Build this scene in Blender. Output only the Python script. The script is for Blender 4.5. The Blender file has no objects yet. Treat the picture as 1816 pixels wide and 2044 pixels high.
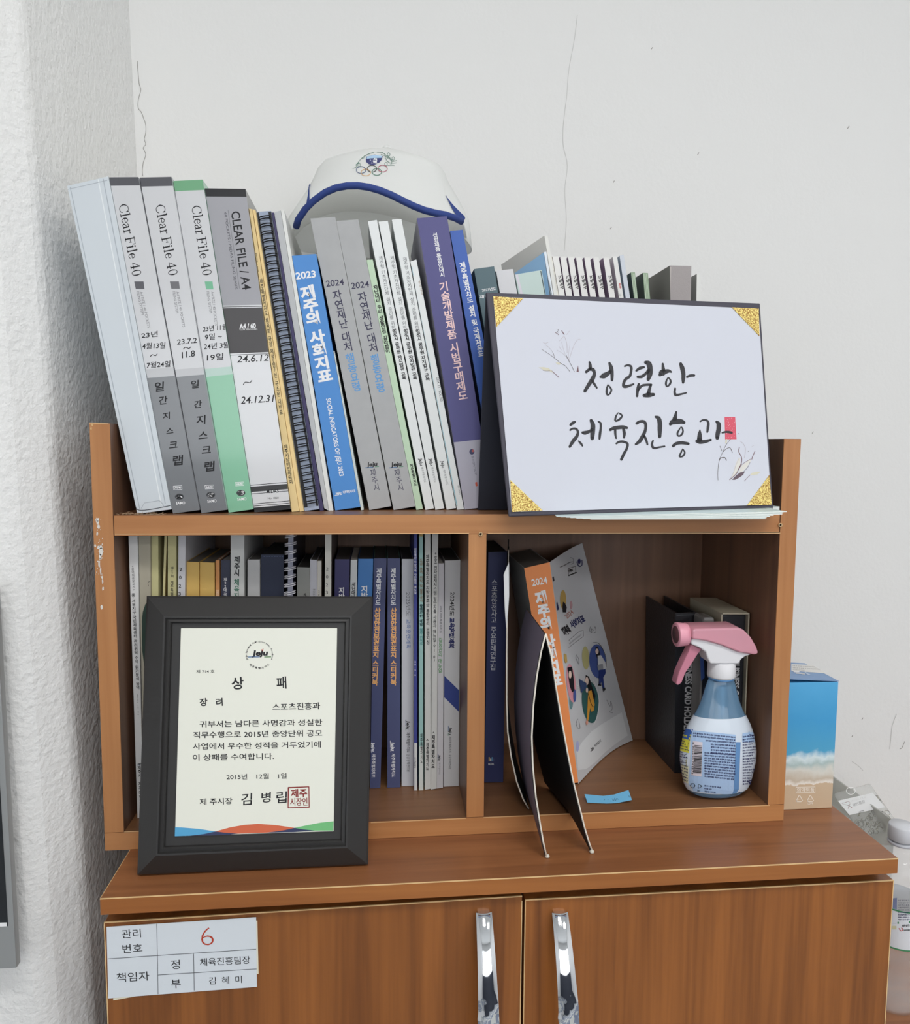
import bpy, math, random
from mathutils import Vector, Matrix
from mathutils.bvhtree import BVHTree

random.seed(7)
SC = bpy.context.scene
COL = SC.collection

# ------------------------------------------------------------------ camera
F = 1519.95                       # focal length in pixels of the 1816 px wide frame
CX, CY = 908.0, 1022.0
CAM = Vector((0.2887, -0.7964, 0.4286))
YAW, PITCH, ROLL = 0.0981, -0.0900, 0.0059
_fwd = Vector((math.sin(YAW)*math.cos(PITCH), math.cos(YAW)*math.cos(PITCH), math.sin(PITCH)))
_rt = Vector((math.cos(YAW), -math.sin(YAW), 0))
_up = _rt.cross(_fwd)
RT = _rt*math.cos(ROLL) + _up*math.sin(ROLL)
UP = -_rt*math.sin(ROLL) + _up*math.cos(ROLL)
FW = _fwd
cd = bpy.data.cameras.new('camera')
cam = bpy.data.objects.new('camera', cd); COL.objects.link(cam)
cam.matrix_world = Matrix(((RT.x, UP.x, -FW.x, CAM.x), (RT.y, UP.y, -FW.y, CAM.y), (RT.z, UP.z, -FW.z, CAM.z), (0, 0, 0, 1)))
cd.sensor_fit = 'HORIZONTAL'; cd.sensor_width = 36.0; cd.lens = 36.0*F/1816.0
cd.clip_start = 0.01; cd.clip_end = 60
SC.camera = cam

# ------------------------------------------------------------------ world and lamps
w = bpy.data.worlds.new('office_daylight'); SC.world = w; w.use_nodes = True
w.node_tree.nodes['Background'].inputs[0].default_value = (0.93, 0.965, 1.0, 1)
w.node_tree.nodes['Background'].inputs[1].default_value = 1.9

def area(name, loc, target, sx, sy, power, col=(1, 1, 1)):
    l = bpy.data.lights.new(name, 'AREA'); l.shape = 'RECTANGLE'; l.size = sx; l.size_y = sy
    l.energy = power; l.color = col
    o = bpy.data.objects.new(name, l); COL.objects.link(o); o.location = loc
    d = Vector(target) - Vector(loc); o.rotation_euler = d.to_track_quat('-Z', 'Y').to_euler()
    return o
for i, (lx, ly, pw) in enumerate([(0.55, -1.15, 12), (2.4, -1.5, 10), (0.5, -3.2, 14), (2.7, -3.4, 14)]):
    o = area('ceiling_lamp', (lx, ly, 1.72), (lx, ly, 0), 1.2, 0.3, pw, (1.0, 0.985, 0.96))
SC.view_settings.view_transform = 'Standard'; SC.view_settings.look = 'None'
SC.view_settings.exposure = 0.74; SC.view_settings.gamma = 1.0; SC.view_settings.use_curve_mapping = False
SC.cycles.use_denoising = True
SC.cycles.max_bounces = 10; SC.cycles.diffuse_bounces = 6; SC.cycles.transparent_max_bounces = 16

# ------------------------------------------------------------------ picture rays
def ray(x, y):
    return (RT*((x-CX)/F) - UP*((y-CY)/F) + FW)
def atY(x, y, Y):
    r = ray(x, y); return CAM + r*((Y-CAM.y)/r.y)
def atZ(x, y, Z):
    r = ray(x, y); return CAM + r*((Z-CAM.z)/r.z)
def onplane(O, N):
    def f(x, y):
        r = ray(x, y); t = (O-CAM).dot(N)/r.dot(N); return CAM + r*t
    return f
def crop(ox, oy, s):
    return lambda pts: [(ox+p[0]/s, oy+p[1]/s) + tuple(p[2:]) for p in pts]

# ------------------------------------------------------------------ materials
def lin(c):
    c = c/255.0
    return c/12.92 if c <= 0.04045 else ((c+0.055)/1.055)**2.4
def rgb(t): return (lin(t[0]), lin(t[1]), lin(t[2]), 1)
MATS = {}
def M(col, rough=0.5, metal=0.0, spec=0.5, trans=0.0, ior=1.45, coat=0.0, bump=None, mott=None, name=None, alpha=1.0):
    key = (col, rough, metal, spec, trans, ior, coat, bump, mott, alpha)
    if key in MATS: return MATS[key]
    m = bpy.data.materials.new(name or 'paint_%d_%d_%d' % col); m.use_nodes = True
    nt = m.node_tree; b = nt.nodes['Principled BSDF']
    b.inputs['Base Color'].default_value = rgb(col); b.inputs['Roughness'].default_value = rough
    b.inputs['Metallic'].default_value = metal; b.inputs['Specular IOR Level'].default_value = spec
    b.inputs['Transmission Weight'].default_value = trans; b.inputs['IOR'].default_value = ior
    b.inputs['Coat Weight'].default_value = coat; b.inputs['Coat Roughness'].default_value = 0.08
    b.inputs['Alpha'].default_value = alpha
    if bump or mott:
        tc = nt.nodes.new('ShaderNodeTexCoord')
    if bump:
        n = nt.nodes.new('ShaderNodeTexNoise'); n.inputs['Scale'].default_value = bump[0]; n.inputs['Detail'].default_value = 4
        bp = nt.nodes.new('ShaderNodeBump'); bp.inputs['Strength'].default_value = bump[1]; bp.inputs['Distance'].default_value = bump[2]
        nt.links.new(tc.outputs['Object'], n.inputs['Vector']); nt.links.new(n.outputs['Fac'], bp.inputs['Height'])
        nt.links.new(bp.outputs['Normal'], b.inputs['Normal'])
    if mott:
        n = nt.nodes.new('ShaderNodeTexNoise'); n.inputs['Scale'].default_value = mott[0]; n.inputs['Detail'].default_value = 5
        mx = nt.nodes.new('ShaderNodeMix'); mx.data_type = 'RGBA'
        mx.inputs[6].default_value = rgb(col); mx.inputs[7].default_value = rgb(mott[1])
        nt.links.new(tc.outputs['Object'], n.inputs['Vector']); nt.links.new(n.outputs['Fac'], mx.inputs[0])
        nt.links.new(mx.outputs[2], b.inputs['Base Color'])
    MATS[key] = m
    return m

def wood(name, light, dark, grain, rough=0.38, streak=1.0, coat=0.0):
    """laminate with grain running along x, y or z"""
    m = bpy.data.materials.new(name); m.use_nodes = True; nt = m.node_tree; b = nt.nodes['Principled BSDF']
    tc = nt.nodes.new('ShaderNodeTexCoord')
    def noise(long, cross, detail, dist):
        mp = nt.nodes.new('ShaderNodeMapping')
        s = [cross]*3; s['xyz'.index(grain)] = long; mp.inputs['Scale'].default_value = s
        n = nt.nodes.new('ShaderNodeTexNoise'); n.inputs['Scale'].default_value = 1; n.inputs['Detail'].default_value = detail
        n.inputs['Distortion'].default_value = dist
        nt.links.new(tc.outputs['Object'], mp.inputs['Vector']); nt.links.new(mp.outputs['Vector'], n.inputs['Vector'])
        return n.outputs['Fac']
    a = noise(1.6, 22, 5, 1.2); c = noise(7, 240, 3, 0.3); e = noise(2.2, 60, 3, 0.8)
    def mul(x, k, y=None):
        q = nt.nodes.new('ShaderNodeMath'); q.operation = 'MULTIPLY_ADD'; nt.links.new(x, q.inputs[0]); q.inputs[1].default_value = k
        if y is None: q.inputs[2].default_value = 0
        else: nt.links.new(y, q.inputs[2])
        return q.outputs[0]
    s = mul(a, 0.55, mul(c, 0.2*streak, mul(e, 0.35*streak)))
    r = nt.nodes.new('ShaderNodeValToRGB'); r.color_ramp.elements[0].position = 0.36; r.color_ramp.elements[1].position = 0.70
    r.color_ramp.elements[0].color = rgb(dark); r.color_ramp.elements[1].color = rgb(light)
    nt.links.new(s, r.inputs[0]); nt.links.new(r.outputs[0], b.inputs['Base Color'])
    b.inputs['Roughness'].default_value = rough; b.inputs['Coat Weight'].default_value = coat; b.inputs['Coat Roughness'].default_value = 0.15
    bp = nt.nodes.new('ShaderNodeBump'); bp.inputs['Strength'].default_value = 0.12; bp.inputs['Distance'].default_value = 0.0004
    nt.links.new(c, bp.inputs['Height']); nt.links.new(bp.outputs['Normal'], b.inputs['Normal'])
    return m

# ------------------------------------------------------------------ mesh builder
class MB:
    def __init__(s): s.v = []; s.f = []; s.mi = []; s.mats = []; s.sm = []
    def mid(s, m):
        if m not in s.mats: s.mats.append(m)
        return s.mats.index(m)
    def add(s, vs, fs, m, smooth=False):
        k = len(s.v); s.v += [Vector(p) for p in vs]; i = s.mid(m)
        for f in fs: s.f.append([a+k for a in f]); s.mi.append(i); s.sm.append(smooth)
        return s
    def hexa(s, p, m):      # p = 4 corners of one side then the matching 4 of the other
        c = sum((Vector(q) for q in p), Vector())/8
        fs = [(0, 1, 2, 3), (7, 6, 5, 4), (0, 4, 5, 1), (1, 5, 6, 2), (2, 6, 7, 3), (3, 7, 4, 0)]
        P = [Vector(q) for q in p]
        n = (P[1]-P[0]).cross(P[2]-P[1])
        if n.dot((P[0]+P[2])/2-c) < 0: fs = [tuple(reversed(f)) for f in fs]
        return s.add(P, fs, m)
    def box(s, a, b, m):
        x0, y0, z0 = a; x1, y1, z1 = b
        return s.hexa([(x0, y0, z0), (x1, y0, z0), (x1, y0, z1), (x0, y0, z1), (x0, y1, z0), (x1, y1, z0), (x1, y1, z1), (x0, y1, z1)], m)
    def quadslab(s, q, off, m):   # 4 points and an offset vector
        off = Vector(off); return s.hexa([Vector(p) for p in q]+[Vector(p)+off for p in q], m)
    def prism(s, pts, off, m, smooth=False):
        off = Vector(off); n = len(pts); P = [Vector(p) for p in pts]
        nn = Vector()
        for i in range(n): nn += P[i].cross(P[(i+1) % n])
        if nn.dot(off) > 0: P.reverse()
        s.add(P+[p+off for p in P], [tuple(range(n)), tuple(range(2*n-1, n-1, -1))], m, False)
        k = len(s.v)-2*n; i = s.mid(m)
        for a in range(n):
            b = (a+1) % n; s.f.append([k+b, k+a, k+a+n, k+b+n]); s.mi.append(i); s.sm.append(smooth)
        return s
    def tube(s, path, r, m, n=8, closed=False):
        P = [Vector(p) for p in path]; N = len(P); rings = []
        up = Vector((0.13, 0.2, 0.97)).normalized(); prev = None
        for i in range(N):
            a = P[(i-1) % N] if (i > 0 or closed) else P[i]; b = P[(i+1) % N] if (i < N-1 or closed) else P[i]
            t = (b-a).normalized()
            u = (prev - t*prev.dot(t)) if prev is not None else (up-t*up.dot(t))
            if u.length < 1e-6: u = t.orthogonal()
            u.normalize(); prev = u; v = t.cross(u); rr = r[i] if isinstance(r, (list, tuple)) else r
            rings.append([P[i]+u*rr*math.cos(2*math.pi*k/n)+v*rr*math.sin(2*math.pi*k/n) for k in range(n)])
        vs = [p for g in rings for p in g]; fs = []
        for i in range(N if closed else N-1):
            j = (i+1) % N
            for k in range(n): fs.append((i*n+k, i*n+(k+1) % n, j*n+(k+1) % n, j*n+k))
        if not closed: fs += [tuple(range(n-1, -1, -1)), tuple((N-1)*n+k for k in range(n))]
        return s.add(vs, fs, m, True)
    def lathe(s, prof, c, m, n=40, ax=1.0, ay=1.0, cap=True, t0=0.0, t1=2*math.pi, jit=None):
        c = Vector(c); full = abs((t1-t0)-2*math.pi) < 1e-6; cols = n if full else n+1; vs = []
        for (r, z) in prof:
            for k in range(cols):
                t = t0+(t1-t0)*k/n; rr = r*(jit(t, z) if jit else 1)
                vs.append(c+Vector((rr*ax*math.cos(t), rr*ay*math.sin(t), z)))
        fs = []
        for i in range(len(prof)-1):
            for k in range(n):
                k2 = (k+1) % cols; fs.append((i*cols+k, i*cols+k2, (i+1)*cols+k2, (i+1)*cols+k))
        if cap and full:
            fs += [tuple(range(cols-1, -1, -1)), tuple((len(prof)-1)*cols+k for k in range(cols))]
        return s.add(vs, fs, m, True)
    def grid(s, rows, m, thick=0.0, m2=None, smooth=True):
        """sheet through rows of points; with thickness it is closed"""
        R = len(rows); Cn = len(rows[0]); P = [[Vector(p) for p in r] for r in rows]
        fs = [(i*Cn+j, i*Cn+j+1, (i+1)*Cn+j+1, (i+1)*Cn+j) for i in range(R-1) for j in range(Cn-1)]
        s.add([p for r in P for p in r], fs, m, smooth)
        if thick:
            Q = []
            for i in range(R):
                row = []
                for j in range(Cn):
                    du = P[i][min(j+1, Cn-1)]-P[i][max(j-1, 0)]; dv = P[min(i+1, R-1)][j]-P[max(i-1, 0)][j]
                    nn = du.cross(dv)
                    row.append(P[i][j] - nn.normalized()*thick if nn.length > 0 else P[i][j])
                Q.append(row)
            s.add([p for r in Q for p in r], [tuple(reversed(f)) for f in fs], m2 or m, smooth)
            ring = [(0, j) for j in range(Cn)]+[(i, Cn-1) for i in range(1, R)]+[(R-1, j) for j in range(Cn-2, -1, -1)]+[(i, 0) for i in range(R-2, 0, -1)]
            n = len(ring); vs = [P[i][j] for i, j in ring]+[Q[i][j] for i, j in ring]
            s.add(vs, [(k, k+n, (k+1) % n+n, (k+1) % n) for k in range(n)], m, False)
        return s
    def obj(s, name, parent=None, origin=None, bevel=0, seg=2, sub=0):
        O = Vector(origin) if origin is not None else (ORG.get(parent.name, Vector()) if parent else Vector())
        me = bpy.data.meshes.new(name); me.from_pydata([tuple(v-O) for v in s.v], [], s.f)
        for m in s.mats: me.materials.append(m)
        me.polygons.foreach_set('material_index', s.mi); me.polygons.foreach_set('use_smooth', s.sm); me.update()
        o = bpy.data.objects.new(name, me); COL.objects.link(o)
        if parent:
            o.parent = parent; ORG[o.name] = O
        else:
            o.location = O; ORG[o.name] = O
        if bevel:
            md = o.modifiers.new('bevel', 'BEVEL'); md.width = bevel; md.segments = seg; md.limit_method = 'ANGLE'; md.angle_limit = 0.6
        if sub:
            md = o.modifiers.new('sub', 'SUBSURF'); md.levels = sub; md.render_levels = sub
        return o
ORG = {}
def thing(name, loc, label, cat, group=None):
    o = bpy.data.objects.new(name, None); COL.objects.link(o); o.location = loc; o.empty_display_size = 0.02
    ORG[o.name] = Vector(loc); return tag(o, label, cat, group)
def tag(o, label, cat, group=None):
    o['label'] = label; o['category'] = cat
    if group: o['group'] = group
    return o
def struct(o): o['kind'] = 'structure'; return o

# ------------------------------------------------------------------ lettering
_G = {}
def glyphs(s, bold=0.0):
    k = (s, bold)
    if k not in _G:
        if '' not in _G:
            c = bpy.data.curves.new('t', 'FONT'); c.size = 1; c.resolution_u = 3
            o = bpy.data.objects.new('t', c); COL.objects.link(o); _G[''] = (o, c)
        o, c = _G['']; c.body = s; c.offset = bold
        me = o.to_mesh()
        vs = [(v.co.x, v.co.y) for v in me.vertices]; fs = [tuple(p.vertices) for p in me.polygons]
        o.to_mesh_clear(); _G[k] = (vs, fs)
    return _G[k]
def hangul(s): return any('가' <= ch <= '힣' or 'ㄱ' <= ch <= 'ㅣ' for ch in s)

class Print:
    """flat print on a surface; `mp(x, y)` gives the surface point under a picture position"""
    def __init__(s, mp, n, lay=0.00015): s.mp = mp; s.n = n; s.b = MB(); s.lay = lay; s.k = 1
    def pt(s, x, y, k=None):
        n = s.n; k = s.k if k is None else k
        if callable(n):
            p, nn = n(x, y); return p + nn*(s.lay*k)
        return s.mp(x, y) + n*(s.lay*k)
    def emit(s, vs, fs, m, k=None):
        s.b.add([s.pt(x, y, k) for x, y in vs], fs, m)
    def run(s, t, a, b, h, m, bold=0.0, slant=0.0):
        if t == '~':
            d_ = Vector(b)-Vector(a); q_ = Vector((d_.y, -d_.x)).normalized()*h*.45; a_ = Vector(a)
            s.stroke([tuple(a_+d_*f+q_*g) for f, g in ((0, -.7), (.25, .6), (.5, .1), (.75, -.6), (1, .7))], m, 1.5); return
        vs, fs = glyphs(t, bold)
        if not vs: return
        x0 = min(v[0] for v in vs); x1 = max(v[0] for v in vs)
        lo, hi = (-0.09, 0.85) if hangul(t) else (0.0, 0.69)
        a = Vector(a); b = Vector(b); d = b-a; L = d.length; d.normalize(); u = Vector((d.y, -d.x))
        o = []
        for x, y in vs:
            q = (y-(lo+hi)/2)/(hi-lo)*h
            p = a + d*((x-x0)/(x1-x0)*L + slant*q) + u*q; o.append((p.x, p.y))
        s.emit(o, fs, m)
    def stack(s, t, a, b, wd, m, bold=0.0, sp=0.4):
        a = Vector(a); b = Vector(b); d = b-a; n = sum(sp if ch == ' ' else (0.55 if ch in '·.,()[]' else 1) for ch in t)
        cell = d.length/n; d.normalize(); r = Vector((-d.y, d.x))
        if r.x < 0: r = -r
        c = 0
        for ch in t:
            k = sp if ch == ' ' else (0.55 if ch in '·.,()[]' else 1)
            if ch != ' ':
                vs, fs = glyphs(ch, bold)
                if vs:
                    cen = a + d*cell*(c+k/2)
                    if hangul(ch): mx, my, sx, sy = 0.46, 0.38, wd/0.82, cell/0.96
                    else:
                        xs = [v[0] for v in vs]; ys = [v[1] for v in vs]
                        mx = (min(xs)+max(xs))/2; my = (min(ys)+max(ys))/2; sx = wd/0.82; sy = cell/1.0
                    o = []
                    for x, y in vs:
                        p = cen + r*((x-mx)*sx) - d*((y-my)*sy); o.append((p.x, p.y))
                    s.emit(o, fs, m)
            c += k
    def poly(s, pts, m, k=None): s.emit([(p[0], p[1]) for p in pts], [tuple(range(len(pts)))], m, k)
    def fan(s, pts, m, k=None, c=None):
        n = len(pts); cx = sum(p[0] for p in pts)/n; cy = sum(p[1] for p in pts)/n
        if c: cx, cy = c
        s.emit([(p[0], p[1]) for p in pts]+[(cx, cy)], [(i, (i+1) % n, n) for i in range(n)], m, k)
    def stroke(s, pts, m, wd=None, smooth=True, k=None, caps=True):
        P = [(p[0], p[1], (p[2] if len(p) > 2 else wd)) for p in pts]
        if smooth and len(P) > 2:
            Q = []
            for i in range(len(P)-1):
                p0, p1, p2, p3 = P[max(i-1, 0)], P[i], P[i+1], P[min(i+2, len(P)-1)]
                for j in range(5):
                    t = j/5.0
                    Q.append(tuple(0.5*((2*p1[a])+(-p0[a]+p2[a])*t+(2*p0[a]-5*p1[a]+4*p2[a]-p3[a])*t*t+(-p0[a]+3*p1[a]-3*p2[a]+p3[a])*t**3) for a in range(3)))
            Q.append(P[-1]); P = Q
        vs = []; n = len(P)
        for i in range(n):
            a = P[max(i-1, 0)]; b = P[min(i+1, n-1)]; dx, dy = b[0]-a[0], b[1]-a[1]; L = math.hypot(dx, dy) or 1
            nx, ny = -dy/L, dx/L; h = P[i][2]/2
            vs += [(P[i][0]+nx*h, P[i][1]+ny*h), (P[i][0]-nx*h, P[i][1]-ny*h)]
        s.emit(vs, [(2*i, 2*i+1, 2*i+3, 2*i+2) for i in range(n-1)], m, k)
        if caps and max(p[2] for p in P) > 1.2:
            for e in (P[0], P[-1]):
                s.emit([(e[0]+e[2]/2*math.cos(t*math.pi/5), e[1]+e[2]/2*math.sin(t*math.pi/5)) for t in range(10)], [tuple(range(10))], m, k)
    def ellipse(s, cx, cy, rx, ry, m, k=None, n=20):
        s.poly([(cx+rx*math.cos(2*math.pi*i/n), cy+ry*math.sin(2*math.pi*i/n)) for i in range(n)], m, k)
    def ring(s, cx, cy, rx, ry, wd, m, n=22, k=None):
        pts = [(cx+rx*math.cos(2*math.pi*i/n), cy+ry*math.sin(2*math.pi*i/n)) for i in range(n+1)]
        s.stroke(pts, m, wd, smooth=False, k=k, caps=False)
    def obj(s, name, parent): return s.b.obj(name, parent) if s.b.f else None

NY = Vector((0, -1, 0))
def yplane(Y): return lambda x, y: atY(x, y, Y)
def lerp(a, b, t): return tuple(a[i]+(b[i]-a[i])*t for i in range(len(a)))

INK = M((28, 28, 32), 0.6); WHT = M((236, 236, 238), 0.55); GRY = M((120, 120, 124), 0.6)
NAVY = M((38, 44, 92), 0.5); PAPER = M((226, 224, 216), 0.8)
# ------------------------------------------------------------------ main sizes (metres)
W, HL, HR, T = 0.7473, 0.4464, 0.4356, 0.0197
ZD, ZDB, TB = 0.3538, 0.3331, 0.0197
XD1, XD2, DEP = 0.3817, 0.4010, 0.2014
WALL_Y = 0.30
CL, CR, CF, CT = 0.0252, 0.8252, -0.0866, 0.0162
DOORY = -0.0748
#@@STRUCTURE
wallm = M((226, 226, 225), 0.75, bump=(150, 0.35, 0.0009), name='white_wall_paint')
wallm2 = M((232, 232, 231), 0.75, bump=(150, 1.0, 0.0022), name='rough_white_wall_paint')
FLOORZ, CEILZ = -0.80, 1.76
# back wall
b = MB(); b.box((-0.30, WALL_Y, FLOORZ), (4.2, WALL_Y+0.1, CEILZ), wallm)
wb = struct(b.obj('wall_back'))
p = Print(yplane(WALL_Y), NY, 0.0003)
ck = M((150, 148, 144), 0.9)
p.stroke([(246, 0), (249, 22), (252, 40)], ck, 1.0)
p.stroke([(274, 122), (276, 150), (278, 168), (281, 180), (276, 200), (276, 216), (282, 224), (287, 237), (291, 250), (291, 265), (288, 278), (291, 288), (286, 296), (291, 308), (286, 325), (284, 340), (285, 352)], ck, 1.2)
ck2 = M((196, 196, 194), 0.9)
p.stroke([(1152, 30), (1146, 80), (1135, 140), (1131, 190), (1124, 250), (1124, 290), (1132, 330), (1127, 380), (1130, 440), (1126, 500)], ck2, 1.0)
for x, y, l in [(1392, 309, 4), (1691, 257, 5), (1224, 364, 3), (1218, 457, 3), (1720, 1436, 3), (1700, 1470, 2), (1300, 98, 3), (1621, 865, 3)]:
    p.stroke([(x, y), (x+l*0.6, y-l)], ck, 1.4)
p.stroke([(1789, 1425), (1780, 1450), (1777, 1480), (1775, 1495)], ck2, 1.2); p.stroke([(1805, 1480), (1800, 1492), (1795, 1495)], ck, 1.2)
p.stroke([(1700, 1520), (1712, 1528), (1722, 1538)], ck2, 1.2)
p.obj('crack', wb)
# left wall and the pillar corner that steps forward
def vline(x0, y0, x1, y1, Y, z):       # a slightly leaning corner edge, as in the photograph
    a = atY(x0, y0, Y); c = atY(x1, y1, Y); t = (z-a.z)/(c.z-a.z); return a.lerp(c, t)
rows = []
for z in (FLOORZ, 0.0, 0.5, CEILZ):
    c0 = vline(258, 0, 275, 350, WALL_Y, z)
    e1 = vline(45, 0, 162, 1683, 0.035, z); e2 = vline(5, 900, 80, 1851, -0.002, z)
    d1 = (e2-e1).normalized(); d0 = (c0-e1).normalized(); d2 = Vector((-1, -0.04, 0)); k1 = .006; k2 = .012
    def arc3(p_, a_, b_, k): return [p_+a_*k, p_+(a_+b_)*k*.38, p_+b_*k]
    rows.append([e2+Vector((-1.4, -0.056, 0))]+arc3(e2, d2, -d1, k2)+arc3(e1, d1, d0, k1)+[c0+Vector((0, 0.01, 0))])
b = MB(); b.grid(rows, wallm2, smooth=False); wl = struct(b.obj('wall_left'))
# rest of the office: closed room so that light bounces as indoors
def tile_floor():
    m = bpy.data.materials.new('checked_vinyl_floor'); m.use_nodes = True; nt = m.node_tree; bs = nt.nodes['Principled BSDF']; bs.inputs['Roughness'].default_value = .4
    tc = nt.nodes.new('ShaderNodeTexCoord'); ch = nt.nodes.new('ShaderNodeTexChecker'); ch.inputs['Scale'].default_value = 2.2
    ch.inputs[1].default_value = rgb((176, 178, 174)); ch.inputs[2].default_value = rgb((98, 108, 130))
    nt.links.new(tc.outputs['Object'], ch.inputs[0]); nt.links.new(ch.outputs[0], bs.inputs['Base Color']); return m
# rest of the office: closed room so that light bounces as indoors
b = MB(); b.box((-1.6, -5.2, FLOORZ-0.05), (4.2, WALL_Y+0.1, FLOORZ), tile_floor()); struct(b.obj('floor'))
b = MB(); b.box((-1.6, -5.2, CEILZ), (4.2, WALL_Y+0.1, CEILZ+0.05), M((225, 225, 222), 0.9, name='ceiling_board')); struct(b.obj('ceiling'))
b = MB(); b.box((4.2, -5.2, FLOORZ), (4.3, WALL_Y+0.1, CEILZ), wallm); struct(b.obj('wall_right'))
b = MB(); b.box((-1.7, -5.2, FLOORZ), (-1.6, -0.06, CEILZ), wallm); struct(b.obj('wall_far_left'))
b = MB(); b.box((-1.6, -5.3, FLOORZ), (4.2, -5.2, 0.30), M((58, 62, 74), 0.6, name='dark_partition'))
b.box((-1.6, -5.3, 1.45), (4.2, -5.2, CEILZ), wallm)
for x in (-1.6, 0.25, 2.1, 4.1): b.box((x, -5.3, 0.30), (x+0.1, -5.2, 1.45), M((70, 72, 76), 0.5))
struct(b.obj('wall_front'))

# ------------------------------------------------------------------ bookshelf
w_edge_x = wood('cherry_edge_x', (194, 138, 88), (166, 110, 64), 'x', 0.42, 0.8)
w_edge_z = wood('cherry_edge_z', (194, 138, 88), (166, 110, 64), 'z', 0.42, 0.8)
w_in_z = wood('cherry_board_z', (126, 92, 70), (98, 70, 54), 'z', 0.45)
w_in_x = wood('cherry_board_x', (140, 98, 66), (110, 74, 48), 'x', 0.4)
w_strip = M((214, 176, 128), 0.45, name='pale_edge_strip')
SH = thing('bookshelf', (0, 0, 0), 'low brown wooden bookshelf with two compartments standing on the cabinet top', 'bookshelf')
def board(name, a, c, face, body, strip=None):
    """board whose front edge (the first 1.2 mm) is edge banding"""
    b = MB(); b.box((a[0], a[1]+0.0008, a[2]), c, body)
    b.box((a[0]+0.0002, a[1], a[2]+0.0002), (c[0]-0.0002, a[1]+0.0009, c[2]-0.0002), face)
    return b.obj(name, SH)
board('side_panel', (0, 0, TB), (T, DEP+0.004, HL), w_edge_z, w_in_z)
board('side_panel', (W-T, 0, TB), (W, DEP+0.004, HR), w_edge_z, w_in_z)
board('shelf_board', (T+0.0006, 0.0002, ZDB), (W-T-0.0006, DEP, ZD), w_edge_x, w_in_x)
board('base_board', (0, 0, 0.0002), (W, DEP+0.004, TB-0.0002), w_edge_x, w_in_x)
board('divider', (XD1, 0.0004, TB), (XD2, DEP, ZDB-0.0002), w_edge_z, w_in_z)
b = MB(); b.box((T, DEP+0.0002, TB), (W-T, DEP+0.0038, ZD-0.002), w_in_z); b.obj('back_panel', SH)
GL = None
# thin pale lines of the edge banding
p = Print(yplane(-0.0001), NY, 0.0001)
for pts in ([(178, 844.5), (216, 846)], [(248, 1660.5), (300, 1658.5)], [(229, 1066), (936, 1064.5)], [(974, 1064.5), (1557, 1064)], [(965, 1632), (1536, 1607.5)], [(740, 1642), (930, 1633.5)]):
    p.stroke(pts, w_strip, 1.6, smooth=False, caps=False)
p.obj('edge_strip', SH)
# screw sleeves
for (x, y) in ((959, 1066), (1556.5, 1048)):
    c = atY(x, y, 0.0); b = MB()
    b.lathe([(0.0012, 0), (0.0023, 0), (0.0023, 0.0014), (0.0013, 0.0014), (0.0012, 0)], (0, 0, 0), M((196, 166, 126), 0.4), 16, cap=False)
    b.lathe([(0.0001, 0.0002), (0.0013, 0.0002)], (0, 0, 0), M((18, 14, 12), 0.8), 16, cap=False)
    for v in b.v: v.xyz = (c.x+v.x, -v.z, c.z+v.y)
    b.obj('screw_sleeve', SH)
# paint scuffs on the left panel
p = Print(yplane(0.0), NY, 0.0002); SCUFF = M((222, 218, 212), 0.8, bump=(900, 0.8, 0.001))
rnd = random.Random(3)
def blob(cx, cy, rx, ry, n=9, m=SCUFF):
    p.fan([(cx+rx*rnd.uniform(0.55, 1.2)*math.cos(2*math.pi*i/n), cy+ry*rnd.uniform(0.55, 1.2)*math.sin(2*math.pi*i/n)) for i in range(n)], m)
for cx, cy, rx, ry in [(195, 1040, 4, 9), (197, 1052, 3, 5), (194, 1066, 2, 4), (190, 1089, 2, 3), (200, 1092, 6, 6), (202, 1101, 5, 9), (200, 1112, 3, 8), (198, 1125, 2.5, 9), (201, 1140, 1.6, 10), (204, 1152, 2, 4), (205, 1160, 1.6, 5), (206, 1175, 1.8, 5), (203, 1212, 3, 4.5)]:
    blob(cx, cy, rx, ry)
for i in range(26): blob(195+rnd.uniform(-4, 8)+(rnd.random())*3, rnd.uniform(1030, 1180), rnd.uniform(0.5, 1.3), rnd.uniform(0.6, 2.2), 6)
blob(184, 848, 1.6, 3, 7, M((214, 182, 132), 0.8)); blob(182, 855, 1.8, 3.2, 7, M((214, 182, 132), 0.8))
p.obj('paint_scuff', SH)
# dust fluff at the left end of the shelf board
b = MB(); DUST = M((176, 150, 122), 0.95)
for i in range(46):
    x = 0.024+rnd.random()**1.3*0.045; y = rnd.uniform(0.003, 0.011); h = rnd.uniform(0.0008, 0.0035); 
    q = [Vector((x+rnd.uniform(-.003, .003), y+rnd.uniform(-.003, .003), ZD+rnd.uniform(0, h))) for _ in range(4)]
    b.tube(q, 0.00018, DUST, 4)
o = b.obj('dust', SH); o['kind'] = 'stuff'

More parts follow.
